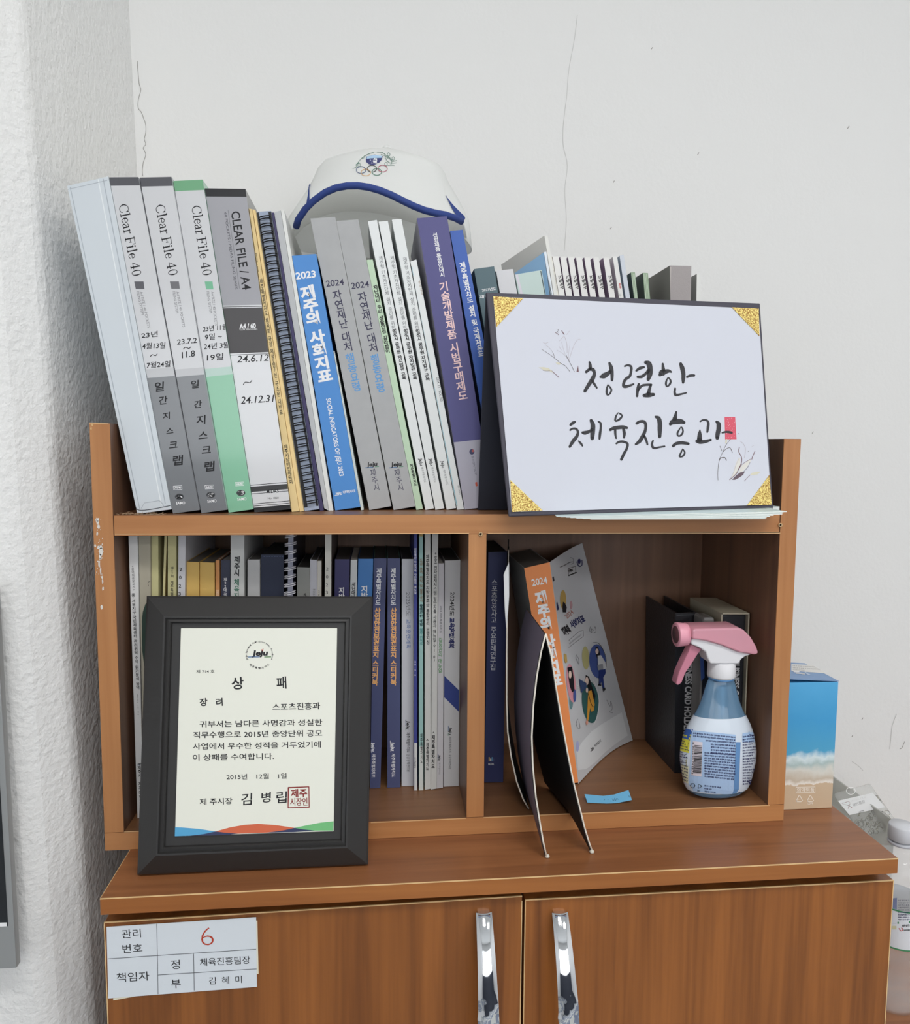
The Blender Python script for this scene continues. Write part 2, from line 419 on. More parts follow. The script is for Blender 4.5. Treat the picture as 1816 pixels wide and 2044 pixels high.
# ------------------------------------------------------------------ cabinet
w_top = wood('cherry_worktop', (156, 102, 64), (120, 74, 46), 'x', 0.33, 1.0)
w_tedge = wood('cherry_worktop_edge', (176, 112, 56), (144, 86, 38), 'x', 0.4, 0.7)
w_door = wood('cherry_door', (152, 92, 40), (104, 58, 20), 'z', 0.36, 1.0)
w_doorr = wood('cherry_door_grain', (158, 96, 42), (104, 58, 20), 'z', 0.36, 1.15)
w_trim = M((226, 190, 138), 0.4, name='pale_banding')
CB = thing('cabinet', (CL, CF, FLOORZ), 'brown two-door wooden cabinet with chrome handles under the bookshelf', 'cabinet')
b = MB(); b.box((CL, CF+0.0006, -CT), (CR, WALL_Y-0.002, 0), w_top); b.box((CL, CF, -CT), (CR, CF+0.0007, -0.0006), w_tedge)
wt = b.obj('worktop', CB)
b = MB(); b.box((CL, CF-0.0003, -0.0008), (CR, CF+0.0006, 0.0001), w_trim); b.box((CL-0.0001, CF, -0.0004), (CL+0.0004, 0.1, 0.0001), w_trim)
b.obj('edge_trim', CB)
DL, DG1, DG2, DR = 0.0237, 0.4302, 0.4333, 0.8305
b = MB(); b.box((DL+0.003, -0.0545, FLOORZ+0.02), (DR-0.003, WALL_Y-0.004, -CT-0.0003), w_in_z); b.obj('carcass', CB)
chrome = M((226, 228, 232), 0.04, 1.0, name='chrome')
def door(x0, x1, zl, zr, m, hx0, hx1, hx0b, hx1b):
    y0, y1 = DOORY, DOORY+0.018; zb = FLOORZ+0.03
    b = MB(); b.hexa([(x0, y0, zb), (x1, y0, zb), (x1, y0, zr), (x0, y0, zl), (x0, y1, zb), (x1, y1, zb), (x1, y1, zr), (x0, y1, zl)], m)
    d = b.obj('door', CB, bevel=0.0006)
    b = MB()
    e = 0.0009
    b.hexa([(x0, y0-0.0003, zl-e), (x1, y0-0.0003, zr-e), (x1, y0-0.0003, zr+0.0002), (x0, y0-0.0003, zl+0.0002), (x0, y0+0.001, zl-e), (x1, y0+0.001, zr-e), (x1, y0+0.001, zr+0.0002), (x0, y0+0.001, zl+0.0002)], w_trim)
    for xx in (x0-0.0002, x1-e+0.0002): b.box((xx, y0-0.0003, zb), (xx+e, y0+0.001, min(zl, zr)-e), w_trim)
    b.obj('edge_trim', d)
    # long curved chrome handle, widening downwards, with a slanting rib
    rows = []
    top = atY(hx0, 1823, y0-0.004); zt = top.z
    for i in range(57):
        t = i/56.0; z = zt-0.28*t
        k = (1823+221*(t*0.28/0.104)) ; a = atY(hx0+(hx0b-hx0)*min(t*2.7, 1.35), 1900, y0-0.016).x; c = atY(hx1+(hx1b-hx1)*min(t*2.7, 1.35), 1900, y0-0.016).x
        s0 = abs(t-.5)*2; bow = 0
        for q in range(20):
            ss = s0+(1-s0)*(q+.5)/20; bow += .66*ss**1.35*(1-s0)/20*.14
        row = []
        for j in range(9):
            s = j/8.0; cr = 0.0022*math.sin(math.pi*s)
            rib = 0.0
            zc = zt-0.104*0.78+(s-0.5)*0.020
            if abs(z-zc) < 0.004: rib = 0.0012
            row.append(Vector((a+(c-a)*s, y0-0.003-bow-cr-rib, z)))
        rows.append(row)
    b = MB(); b.grid([list(reversed(r)) for r in rows], chrome, thick=-0.002)
    for z in (zt-0.004, zt-0.276): b.box(((rows[0][0].x+rows[0][8].x)/2-0.006, y0-0.008, z-0.004), ((rows[0][0].x+rows[0][8].x)/2+0.006, y0+0.001, z+0.004), chrome)
    b.obj('handle', d)
    return d
dl = door(DL, DG1, -0.0311, -0.0268, w_door, 953.7, 982.6, 949.6, 990)
dr = door(DG2, DR, -0.0311, -0.0311, w_doorr, 1107, 1136, 1107, 1146)

# paper label on the left door
LB = thing('label_sheet', atY(216, 1993, DOORY-0.0012), 'white paper label with table and red number 6 stuck on the left cabinet door', 'label')
yp = yplane(DOORY-0.0012)
b = MB(); b.quadslab([atY(x, y, DOORY-0.0004) for x, y in ((224, 1856), (516, 1838), (518, 1945), (500, 1974.5), (226, 1997))[:1]+((513.5, 1838), (516, 1944), (226, 1997))], (0, 0.0003, 0), M((228, 222, 200), 0.7)); b.obj('backing_sheet', LB)
b = MB(); b.quadslab([yp(212.5, 1850.6), yp(511, 1831), yp(512.8, 1970), yp(216, 1993)], (0, 0.0005, 0), M((214, 220, 226), 0.55, name='label_paper')); b.obj('paper', LB)
p = Print(yp, NY, 0.0002); L1 = M((90, 92, 98), 0.6)
for a in ([(313, 1844), (315.5, 1984)], [(215, 1914), (315.5, 1907), (511, 1894.4)], [(315.5, 1946), (512, 1934)], [(386.4, 1903.5), (387.7, 1977)]): p.stroke(a, L1, 1.1, smooth=False, caps=False)
p.run('관리', (243, 1864.5), (281, 1862), 18, INK); p.run('번호', (244.6, 1894), (284, 1891.5), 18, INK); p.run('책임자', (233, 1951.5), (298, 1947.5), 19, INK)
p.run('정', (341, 1925.5), (359, 1924.5), 19, INK); p.run('부', (341.6, 1963.5), (360.6, 1962.5), 19, INK); p.run('체육진흥팀장', (399, 1920.6), (499, 1915.5), 16, INK)
p.run('김', (417, 1957.6), (430.5, 1957), 15, INK); p.run('혜', (443, 1956.5), (457, 1956), 15, INK); p.run('미', (470, 1955), (482.5, 1954.5), 15, INK)
p.run('6', (401, 1869.5), (426, 1867.5), 38, M((182, 60, 38), 0.6), -0.022)
p.obj('printed_text', LB)
#@@BOOKS
ROW = {}; CUR = ['top']
def quad_world(q, Y, base=None):
    P = [atY(x, y, Y) for x, y in q]          # TL TR BR BL
    if base is not None:
        lo = min(P[2].z, P[3].z); hi = (P[0].z+P[1].z)/2
        for v in (P[2], P[3]): v.z += (base-lo)*1.0
    return P
def book(name, label, q, Y, depth, cov, cat='book', base=None, group=None, pages=PAPER, hard=False, ct=0.0005, inset=0.0006, side=None, open_top=0.0, skew=0.0, row=None):
    row = row if row is not None else CUR[0]
    """paperback or binder: spine quad in the picture, set at depth Y, body running back from it"""
    P = quad_world(q, Y, base); TL, TR, BR, BL = P
    if row:
        pv = ROW.get(row)
        if pv:
            for i_, j_ in ((0, 1), (3, 2)):
                z_ = P[i_].z; xp = pv[1].x+(pv[0].x-pv[1].x)*(z_-pv[1].z)/(pv[0].z-pv[1].z)+0.00025
                if z_ > pv[0].z+0.002: xp = pv[0].x+0.00025 if not pv[2] else xp
                if P[i_].x < xp: P[i_].x = xp
                if P[j_].x < P[i_].x+0.0012: P[j_].x = P[i_].x+0.0012
        if row == 'low':
            for v_ in P: v_.x = min(v_.x, XD1-0.0004)
        ROW[row] = (TR.copy(), BR.copy(), True)
    R = thing(name, ((BL+BR)/2), label, cat, group); ORG[R.name] = (BL+BR)/2
    D = Vector((skew*depth, depth, 0))
    def at(u, v, d): return (BL.lerp(BR, u)).lerp(TL.lerp(TR, u), v) + D*d
    w = (BR-BL).length; h = (TL-BL).length; cu = min(ct/w, 0.2); cv = inset/h
    b = MB(); dd = ct/depth; side = side or cov
    b.hexa([at(0, 0, 0), at(1, 0, 0), at(1, 1, 0), at(0, 1, 0), at(0, 0, dd), at(1, 0, dd), at(1, 1, dd), at(0, 1, dd)], cov)
    for u0, u1 in ((0, cu), (1-cu, 1)):
        b.hexa([at(u0, 0, dd), at(u1, 0, dd), at(u1, 1, dd), at(u0, 1, dd), at(u0, 0, 1), at(u1, 0, 1), at(u1, 1, 1), at(u0, 1, 1)], side)
    b.obj('cover', R)
    if pages:
        b = MB(); e = 0.0001/w; v1 = 1-cv-open_top
        b.hexa([at(cu+e, cv, dd*1.1), at(1-cu-e, cv, dd*1.1), at(1-cu-e, v1, dd*1.1), at(cu+e, v1, dd*1.1),
                at(cu+e, cv, 0.985), at(1-cu-e, cv, 0.985), at(1-cu-e, v1, 0.985), at(cu+e, v1, 0.985)], pages)
        b.obj('page_block', R)
    def mpc_(x, y):
        v_ = atY(x, y, Y); xl_ = BL.x+(TL.x-BL.x)*(v_.z-BL.z)/(TL.z-BL.z)+.0002; xr_ = BR.x+(TR.x-BR.x)*(v_.z-BR.z)/(TR.z-BR.z)-.0002
        v_.x = max(xl_, min(xr_, v_.x)); v_.z = max(v_.z, (base or -9)); return v_
    p = Print(mpc_, NY, 0.00012)
    def band(f0, f1, m, k=0.5, u0=0.0, u1=1.0):
        e_ = [at(u0, 1-f0, 0), at(u1, 1-f0, 0), at(u1, 1-f1, 0), at(u0, 1-f1, 0)]
        p.b.add([v_+NY*(p.lay*k) for v_ in e_], [(0, 1, 2, 3)], m)
    p.band = band
    return R, p
def fin(R, p, name='printed_text'): p.obj(name, R)

def jeju(p, x0, y0, x1, y1, h, m=INK):
    """little handwritten Jeju mark with its underline"""
    p.run('Jeju', (x0, y0), (x1, y1), h, m, 0.03, 0.15)
    dx, dy = x1-x0, y1-y0; L = math.hypot(dx, dy); nx, ny = -dy/L, dx/L
    p.stroke([(x0-dx*.15+nx*h*.75, y0-dy*.15+ny*h*.75), (x0+dx*.55+nx*h*.75, y0+dy*.55+ny*h*.75)], m if m is not INK else M((60, 110, 160), .6), max(1.0, h*.16), False)
    p.stroke([(x0+dx*.75+nx*h*.75, y0+dy*.75+ny*h*.75), (x1+dx*.1+nx*h*.75, y1+dy*.1+ny*h*.75)], m if m is not INK else M((90, 140, 110), .6), max(1.0, h*.16), False)

B0 = ZD+0.0002
# ---- white ring binder
pvc = M((206, 213, 219), 0.35, coat=0.3, name='pale_grey_pvc'); q = [(134, 371), (216, 352), (342, 1014), (274, 1023)]
R, p = book('ring_binder', 'wide pale grey plastic ring binder, blank spine, leftmost on the bookshelf top', q, 0.016, 0.235, pvc, 'binder', B0, pages=PAPER, ct=0.0022, open_top=0.04)
seam = M((168, 176, 184), 0.5); dk = M((70, 74, 80), 0.5)
p.stroke([(140, 373), (279, 1016)], seam, 1.4, False, caps=False); p.stroke([(206, 357), (330, 1006)], seam, 1.6, False, caps=False)
p.stroke([(196, 358), (322, 1008)], M((228, 233, 236), 0.3), 2.2, False, caps=False)
p.stroke([(134, 378), (214, 360)], seam, 1.2, False, caps=False)
p.stroke([(262, 985), (270, 1010), (277, 1018), (300, 1017), (341, 1009)], dk, 1.6)
p.stroke([(282, 1015), (288, 1004), (318, 999), (324, 1005), (327, 1010)], seam, 1.1, False)
fin(R, p, 'welded_seam')
# ---- clear files
def serif(p, x0, y0, x1, y1, h):
    """Clear File 40 in a slab serif, running down the spine"""
    a = Vector((x0, y0)); b_ = Vector((x1, y1)); d = b_-a; L = d.length; d.normalize(); u = Vector((d.y, -d.x))
    def S(pts, wd=0.085): p.stroke([((a+d*(x/7.05*L)+u*((y-0.5)*h)).x, (a+d*(x/7.05*L)+u*((y-0.5)*h)).y, (q_*h if q_ else wd*h)) for x, y, q_ in [(t if len(t) == 3 else t+(None,)) for t in pts]], INK, None)
    n, k = 0.075, 0.14
    S([(0.80, 0.72, n), (0.72, 0.93, n), (0.5, 1.0, n), (0.25, 0.9, n), (0.09, 0.5, k), (0.25, 0.1, n), (0.5, 0.0, n), (0.72, 0.07, n), (0.82, 0.25, n)]); S([(0.81, 0.97), (0.81, 0.7)], n)
    S([(1.10, 1.05), (1.10, 0.0)], k); S([(0.96, 0), (1.25, 0)], n); S([(0.97, 1.05), (1.1, 1.05)], n)
    S([(1.42, .37, n), (1.80, .37, n), (1.76, .58, n), (1.60, .68, n), (1.44, .55, k), (1.40, .32, k), (1.48, .08, n), (1.63, 0, n), (1.8, .12, n)])
    S([(1.97, .55, n), (2.1, .68, n), (2.24, .62, k), (2.28, .4, k), (2.28, .1, k), (2.36, 0, n)]); S([(2.27, .42, n), (2.05, .32, n), (1.96, .15, k), (2.06, 0, n), (2.2, .06, n), (2.28, .18, n)])
    S([(2.62, .68), (2.62, 0)], k); S([(2.5, 0), (2.78, 0)], n); S([(2.5, .67), (2.62, .67)], n); S([(2.63, .45, n), (2.74, .64, n), (2.88, .66, k)])
    S([(3.42, 1), (3.42, 0)], k); S([(3.26, 0), (3.6, 0)], n); S([(3.26, 1), (4.0, 1), ], n); S([(4.0, 1.0), (4.0, .78)], n); S([(3.42, .52), (3.78, .52)], n); S([(3.78, .64), (3.78, .4)], n)
    S([(4.22, .68), (4.22, 0)], k); S([(4.1, 0), (4.36, 0)], n); S([(4.1, .67), (4.22, .67)], n); S([(4.2, .93), (4.23, .93)], 0.17)
    S([(4.62, 1.05), (4.62, 0)], k); S([(4.5, 0), (4.76, 0)], n); S([(4.5, 1.05), (4.62, 1.05)], n)
    S([(4.92, .37, n), (5.30, .37, n), (5.26, .58, n), (5.1, .68, n), (4.94, .55, k), (4.9, .32, k), (4.98, .08, n), (5.13, 0, n), (5.3, .12, n)])
    S([(6.2, 0), (6.2, 1.0)], k); S([(6.2, 1.0), (5.78, .3)], n); S([(5.78, .28), (6.38, .28)], n); S([(6.08, 0), (6.32, 0)], n)
    S([(6.55, .5, k), (6.62, .88, n), (6.78, 1, n), (6.94, .88, n), (7.0, .5, k), (6.94, .12, n), (6.78, 0, n), (6.62, .12, n), (6.55, .5, k)])
lt = M((206, 207, 210), 0.28, coat=0.5); cap = M((84, 84, 90), 0.3, coat=0.5); gband = M((188, 189, 192), 0.28, coat=0.5)
dkg = M((118, 121, 125), 0.25, coat=0.6); film = M((170, 172, 178), 0.25, coat=0.5)
grn = M((132, 190, 158), 0.25, coat=0.6); gcap = M((112, 168, 128), 0.3, coat=0.5); gband2 = M((178, 204, 194), 0.28, coat=0.5)
logo_k = M((30, 46, 40), 0.5)
def clearfile(label, q, Y, f, mats, tx, sq, s1, s2, hand, box, ell, samo, lo, squ, name_col=WHT):
    R, p = book('clear_file', label, q, Y, 0.225, film, 'file', B0, pages=PAPER, ct=0.0014, side=mats[4], group=None)
    p.band(0, f[0], mats[0]); p.band(f[0], f[1], lt); p.band(f[1], f[2], mats[1]); p.band(f[2], 1.0, mats[2])
    serif(p, *tx, 17.5)
    p.poly([(sq[0], sq[1]), (sq[2], sq[1]), (sq[2]+2, sq[3]), (sq[0]+3, sq[3])], squ)
    p.run('A4 SIZE / 40 POCKETS', s1[:2], s1[2:], 5.2, GRY); p.run('FILING SYSTEM', s2[:2], s2[2:], 5.2, GRY)
    for t, a, bb, h in hand: p.run(t, a, bb, h, INK, 0.012, 0.12)
    p.stroke([(box[0], box[1]), (box[2], box[1]-1), (box[2]+.6, box[3]-1), (box[0]+.6, box[3]), (box[0], box[1])], name_col, 0.9, False)
    p.run('A4/40', (box[0]+2, (box[1]+box[3])/2), (box[2]-1.5, (box[1]+box[3])/2-1), 3.6, name_col, 0.02)
    p.ellipse(ell[0], ell[1], 8.8, 6, logo_k if name_col is not WHT else M((60, 62, 66), .5)); p.run('3S', (ell[0]-6, ell[1]), (ell[0]+6, ell[1]-.5), 7, WHT, 0.05)
    p.run('SAMO', (samo[0]-9, samo[1]+.5), (samo[0]+9, samo[1]-.5), 5.4, name_col, 0.02)
    for i, (ch, x, y, s) in enumerate(lo): p.run(ch, (x-s*.5, y+1), (x+s*.5, y-1), s, INK, 0.02, 0.15)
    fin(R, p)
fm = [cap, gband, dkg, None, film]
clearfile('grey-based clear file labelled Clear File 40 beside the white ring binder, dated 23 in pen', [(217, 354), (276, 353.5), (398, 1021), (345, 1028)], 0.018, (.024, .56, .586), fm,
          (245.5, 407, 273.5, 550), (268, 562, 286.5, 577), (282, 582, 297.5, 654.5), (275, 582, 285, 628),
          [('23년', (282, 670), (315, 666), 12), ('4월13일', (284, 691), (330, 689), 13), ('~', (300, 710), (314, 708), 5), ('7월24일', (293, 729), (340, 726), 13)],
          (346, 970.5, 363, 978), (358, 991.5), (360.5, 1004), [('일', 318, 772, 19), ('간', 325.6, 799, 17), ('지', 332, 830, 14), ('스', 339, 860, 14), ('크', 346, 888, 17), ('랩', 355, 919, 20)], M((92, 92, 98), 0.4))
clearfile('grey-based clear file labelled Clear File 40, second from the ring binder, dated 23.7.2', [(279, 354.5), (342, 353), (453, 1019), (402, 1026)], 0.021, (.026, .561, .583), fm,
          (318.7, 408, 346, 549), (339, 562, 357, 576.5), (354.6, 582, 367, 653), (347, 582, 354, 625),
          [('23.7.2', (353.5, 683), (393, 679), 10), ('~', (366, 695), (381, 694), 5), ('11.8', (363, 709), (389, 705), 12)],
          (409, 969, 426, 976), (420.6, 988), (423, 1000), [('일', 389, 767, 16), ('간', 395, 807, 15), ('지', 401, 838, 18), ('스', 405.5, 869, 18), ('크', 412, 898, 18), ('랩', 418, 931, 20)], M((112, 112, 116), 0.4))
clearfile('green clear file labelled Clear File 40 between the grey files and the black file', [(343, 361), (404.5, 358.5), (505.5, 1014), (455, 1021)], 0.026, (.03, .556, .58), [gcap, gband2, grn, None, grn],
          (391, 410, 413.8, 549), (408.5, 562, 424, 577.5), (424, 582, 431.7, 650), (414.7, 582, 421, 625),
          [('23년 11월', (405, 657), (453, 652), 12), ('9일 ~', (409, 673), (443, 670), 13), ('24년 3월', (407, 692), (457, 688), 13), ('19일', (413, 714), (446, 711), 14)],
          (469.5, 963, 486, 970), (480.8, 984), (482.7, 996), [], M((120, 184, 150), 0.4), WHT)
# ---- black and grey file
q = [(408.6, 376), (489.7, 377), (580, 1013.6), (506.7, 1020)]
bk = M((34, 34, 38), 0.25, coat=0.5)
R, p = book('clear_file', 'black and grey spined clear file reading CLEAR FILE / A4, dated 24.6.12 in pen', q, 0.029, 0.225, bk, 'file', B0, ct=0.0014)
mg = M((160, 160, 166), 0.35, coat=0.3); md = M((78, 76, 78), 0.4); mw = M((214, 215, 218), 0.25, coat=0.6)
p.band(0, .024, bk); p.band(.024, .352, mg); p.band(.352, .36, mw); p.band(.36, .499, md); p.band(.499, .918, mw); p.band(.918, .935, M((60, 60, 62), .4)); p.band(.935, .985, mw); p.band(.985, 1, bk)
for f in (.503, .912, .94, .972, .979): p.band(f, f+.0018, bk, 1)
p.band(.3555, .3575, bk, 1)
p.run('CLEAR FILE / A4', (469.5, 422), (492.5, 578), 17, INK, 0.012); p.run('60 POCKETS / MIDAS FILING SERIES', (450, 424), (471.8, 577.5), 5, M((70, 70, 76), .5))
p.stroke([(455, 419), (478, 576)], GRY, 0.9, False, caps=False)
p.run('A4 / 60', (477.6, 651.5), (510.6, 650), 9, WHT, 0.04); p.run('CLEAR FILING SERIES', (478, 658), (513.6, 657), 3, WHT)
p.run('24.6.12', (474, 717), (537, 713.5), 13, INK, 0.006, .2); p.run('~', (485, 766), (503, 761), 6, INK, 0.01); p.run('24.12.31', (481.5, 799), (546, 795), 14, INK, 0.006, .2)
p.run('MIDAS', (532, 981), (556, 979.5), 7, INK, 0.02); p.run('No. 4060', (534.6, 994.6), (556, 993.5), 4, INK)
fin(R, p)
# ---- cream booklets
cream = M((232, 206, 150), 0.6)
R, p = book('booklet', 'cream paper booklet with small black spine text beside the black and grey file', [(494.5, 416), (503, 417.5), (597, 1017), (582, 1018)], 0.034, 0.20, cream, base=B0, ct=0.0004)
p.stack('[별첨 5]', (509, 500), (515, 541), 5, INK); p.stack('제주특별자치도 체육회 규정 제정(안) 신·구조문 대비표', (520.5, 556), (562, 828), 6, INK, 0.01); p.stack('제주시장애인체육회', (569.5, 887), (581, 966), 7.5, INK, 0.01)
fin(R, p)
R, p = book('booklet', 'thin cream booklet with a blank spine next to the black coil-bound book', [(504.5, 417.5), (509.5, 419), (606, 1015), (598, 1016)], 0.036, 0.20, cream, base=B0, ct=0.0004)
# ---- coil-bound book
def coil(R, a, b_, n, rx, ry, wire, r, m, double=True):
    me = None
    for i in range(n):
        c = a.lerp(b_, (i+0.5)/n)
        for s in ((-1, 1) if double else (0,)):
            if me is None:
                bb = MB(); bb.tube([Vector((rx*math.cos(t), -ry*math.sin(t)*1.0, 0.0012*math.cos(t))) for t in [2*math.pi*k/18 for k in range(18)]], r, m, 6, closed=True)
                o = bb.obj('wire_ring', R, origin=(0, 0, 0)); me = o.data
            else:
                o = bpy.data.objects.new('wire_ring', me); COL.objects.link(o); o.parent = R
            o.location = c + Vector((0, 0, s*wire)) - ORG[R.name]
blk = M((26, 27, 32), 0.5); bluepg = M((176, 190, 212), 0.7, mott=(420, (140, 150, 172)))
q = [(510.5, 423), (541, 421), (637, 1010), (608, 1014)]
R, p = book('coil_bound_book', 'black coil-bound book with bluish page edges on the bookshelf top', q, 0.043, 0.20, bluepg, base=B0, ct=0.0008, side=blk, pages=bluepg)
p.stroke([(512.5, 424), (610.5, 1013)], blk, 7, False, caps=False); p.stroke([(538.5, 423), (634.5, 1010)], blk, 6, False, caps=False)
fin(R, p, 'cover_edge')
coil(R, atY(526.8, 428, 0.043), atY(623.8, 1008, 0.043), 40, 0.0058, 0.004, 0.0012, 0.0006, M((24, 24, 28), 0.35, 0.4))
R, p = book('booklet', 'dark purple back cover of the black coil-bound book, built as a thin book', [(541.5, 424), (546.5, 424), (646, 1006), (638.5, 1007)], 0.045, 0.19, M((62, 56, 96), 0.5), base=B0, ct=0.0004)  # back cover of the coil-bound book, added as a separate thin block
R, p = book('book', 'light grey book with a soft rounded blank spine left of the white thin book', [(547, 424), (560, 420), (656, 1017), (647, 1012)], 0.046, 0.19, M((186, 188, 190), 0.6), base=B0)
R, p = book('booklet', 'thin white blank booklet touching the blue 2023 book', [(560.5, 419.5), (567, 420), (665, 1018), (656, 1018)], 0.047, 0.19, M((224, 225, 222), 0.6), base=B0)
# ---- blue 2023 book
blue = M((76, 138, 206), 0.45); q = [(581, 510.5), (631, 507), (719, 1012), (669, 1019)]
R, p = book('book', 'bright blue paperback with white 2023 title on its spine', q, 0.05, 0.17, blue, base=B0)
p.run('2023', (590, 551), (630, 546.5), 13, WHT, 0.03); p.stack('제주의 사회지표', (612, 570), (651, 763), 27, WHT, 0.045, 0.45)
p.run('SOCIAL INDICATORS OF JEJU 2023', (655, 795), (682, 950), 8.5, WHT, 0.02); p.run('제주특별자치도', (684, 983), (709, 979.5), 6, WHT, 0.02); jeju(p, 669, 985, 681, 983.5, 5, WHT)
fin(R, p)
R, p = book('booklet', 'thin white booklet squeezed between the blue 2023 book and the grey book', [(648, 700), (650, 700), (726, 1011), (720, 1012)], 0.051, 0.15, M((205, 212, 208), 0.6), base=B0, ct=0.0004)
# ---- two grey 2024 books
gy = M((176, 177, 178), 0.6, mott=(60, (164, 165, 167))); blt = M((92, 152, 208), 0.5); ttl = M((52, 50, 78), 0.5)
for k, (lab, q, a) in enumerate([
    ('grey paperback titled 2024 with blue lower words, left of two alike, beside the blue one', [(619, 436), (669, 433), (781, 1010), (737, 1018)], dict(y=(650.5, 566.5, 686, 562.5), s=(670.5, 579, 697, 701), b=(697, 705, 713.5, 781), j=(732, 927.5, 753, 925.5), c=(743, 936, 753, 980))),
    ('grey paperback titled 2024, right of two alike, by the thin pale green booklet', [(670.5, 441), (715, 438), (829, 1010), (785.5, 1017.5)], dict(y=(700.7, 570.8, 736.4, 566.8), s=(721, 583, 747.5, 703), b=(746.5, 707, 761.5, 783), j=(780, 927.5, 801.6, 925.5), c=(791.5, 936, 801, 980)))]):
    R, p = book('book', lab, q, 0.053, 0.165, gy, base=B0)
    p.run('2024', a['y'][:2], a['y'][2:], 12, ttl, 0.012); p.stack('자연재난 대처', a['s'][:2], a['s'][2:], 16.5, ttl, 0.012, 0.35); p.stack('행동요령', a['b'][:2], a['b'][2:], 16.5, blt, 0.018)
    jeju(p, *a['j'], 8); p.stack('제주시', a['c'][:2], a['c'][2:], 11, ttl, 0.0)
    fin(R, p)
# ---- thin green, three white twins, thin teal
R, p = book('booklet', 'thin pale green booklet between the grey 2024 book and the white booklets', [(731, 519), (744, 518), (844, 1014), (831, 1016)], 0.054, 0.16, M((190, 214, 186), 0.6), base=B0, ct=0.0004)
p.stack('재난대비 우리 생활안전 길라잡이', (748.5, 569), (774.5, 705), 8, INK, 0.03, 0.5); p.stack('제주특별자치도', (820.5, 926), (829.5, 970), 5.5, INK, 0.03); fin(R, p)
wb_ = M((226, 229, 229), 0.55); tg = M((96, 98, 102), 0.6)
for lab, q, s1, s2, jj, tt in [
    ('white booklet with black spine text, leftmost of three alike, next to the pale green booklet', [(734, 442), (752, 439), (866, 1015), (849, 1018)], (759, 511, 786, 658), (786.5, 657, 807, 758), (839, 914.7, 841.5, 929.5), (842, 932, 848.6, 963)),
    ('white booklet with black spine text, middle of the three alike on the bookshelf top', [(755.5, 442.5), (774, 441), (886.5, 1015), (869, 1018)], (782, 511, 809, 658), (809, 657, 829, 758), (859.5, 914.7, 862, 929.5), (862.5, 932, 868.5, 963)),
    ('white booklet with black spine text, rightmost of three alike, left of the purple book', [(782, 438.6), (801, 437), (910, 1015), (891.5, 1018.7)], (807.5, 513, 833, 658), (833, 657, 854, 760), (882.5, 919.6, 885, 934), (886, 937, 893, 968))]:
    R, p = book('booklet', lab, q, 0.054, 0.16, wb_, base=B0, group=None)
    p.stack('제주형 기초자치단체 설치 준비를 위한', s1[:2], s1[2:], 7.5, tg, 0.0, 0.4); p.stack('행정시 공무원 자치법규 교육', s2[:2], s2[2:], 8, INK, 0.03, 0.4)
    p.run('Jeju', jj[:2], jj[2:], 6, INK, 0.02); p.run('제주특별자치도', tt[:2], tt[2:], 4.5, GRY); fin(R, p)
R, p = book('booklet', 'very thin white booklet with a teal edge left of the purple book', [(819, 522), (831, 518), (926, 1019), (912, 1020)], 0.055, 0.15, wb_, base=B0, ct=0.0004)
p.stroke([(820.5, 532), (824, 552)], M((90, 170, 190), .5), 3, False, caps=False); p.stroke([(824, 560), (912, 1010)], M((120, 176, 190), .5), 1.6, False, caps=False)
p.run('행정안내', (836.5, 560), (843, 588), 4, M((150, 120, 90), .6)); p.run('2024. 12 · VOL.303', (873, 753), (881.5, 801), 5, GRY, 0.01); p.run('제주시체육회', (914, 969), (918.5, 987), 4, GRY); fin(R, p)
# ---- purple and blue books
pur = M((84, 82, 134), 0.5); q = [(832, 435.5), (892, 431.5), (984, 1014), (927.5, 1021)]
R, p = book('book', 'thick purple-blue paperback with pale pink title left of the folding sign', q, 0.056, 0.17, pur, base=B0, side=M((176, 174, 186), .6))
p.band(.762, 1.0, M((178, 176, 190), .5)); p.stack('선정제품 통합안내서', (867.5, 464), (883.5, 553), 9, WHT, 0.02, .4)
p.stack('기술개발제품 시범구매제도', (884, 562), (925, 799), 17, M((240, 206, 204), .5), 0.02, .4)
p.ellipse(941.6, 901.8, 5, 5.5, M((60, 64, 100), .5)); p.ellipse(943.5, 900, 2.4, 2.6, M((176, 90, 90), .5), 2); p.run('중소벤처기업부', (942.5, 910), (950, 948), 4.5, M((90, 90, 104), .5)); p.poly([(948, 963), (952, 962), (953, 970), (949, 971)], M((206, 96, 70), .5)); fin(R, p)
q = [(898, 461), (923, 458.5), (1030, 1008), (996, 1012)]
R, p = book('book', 'royal blue book with white spine title, partly behind the sign, right of the purple book', q, 0.058, 0.16, M((60, 96, 176), 0.45), base=B0, side=M((52, 74, 110), .5))
p.stack('제주특별자치도 설치 및 국제자유도', (922, 523), (961, 712), 10.5, WHT, 0.03, .4); fin(R, p)
# ---- books standing behind the folding sign
R, p = book('book', 'dark teal book top showing 2023 above the left corner of the sign', [(946, 537), (986, 531.5), (1060, 1000), (1024, 1003)], 0.064, 0.08, M((86, 108, 116), 0.5), base=B0)
p.run('2023년도', (961.7, 579.5), (990, 576), 6.5, WHT, 0.02); p.run('재난', (957, 593), (976, 591), 7, WHT, 0.02); fin(R, p)
Yb = 0.10
R, p = book('book', 'light grey blank book behind the sign, right of the dark teal book', [(990, 540.5), (1023.5, 537), (1108, 990), (1074, 993)], 0.068, 0.055, M((214, 214, 218), 0.6), base=B0)
R, p = book('book', 'pale mint book behind the sign with a thin white stripe on its spine', [(1028, 548), (1081, 539), (1160, 990), (1112, 993)], 0.070, 0.045, M((196, 214, 210), 0.6), base=B0)
p.stroke([(1031, 548), (1044, 600)], M((216, 212, 222), .6), 5, False, caps=False); p.stroke([(1079, 541), (1090, 600)], M((40, 62, 74), .5), 1.6, False, caps=False); fin(R, p)
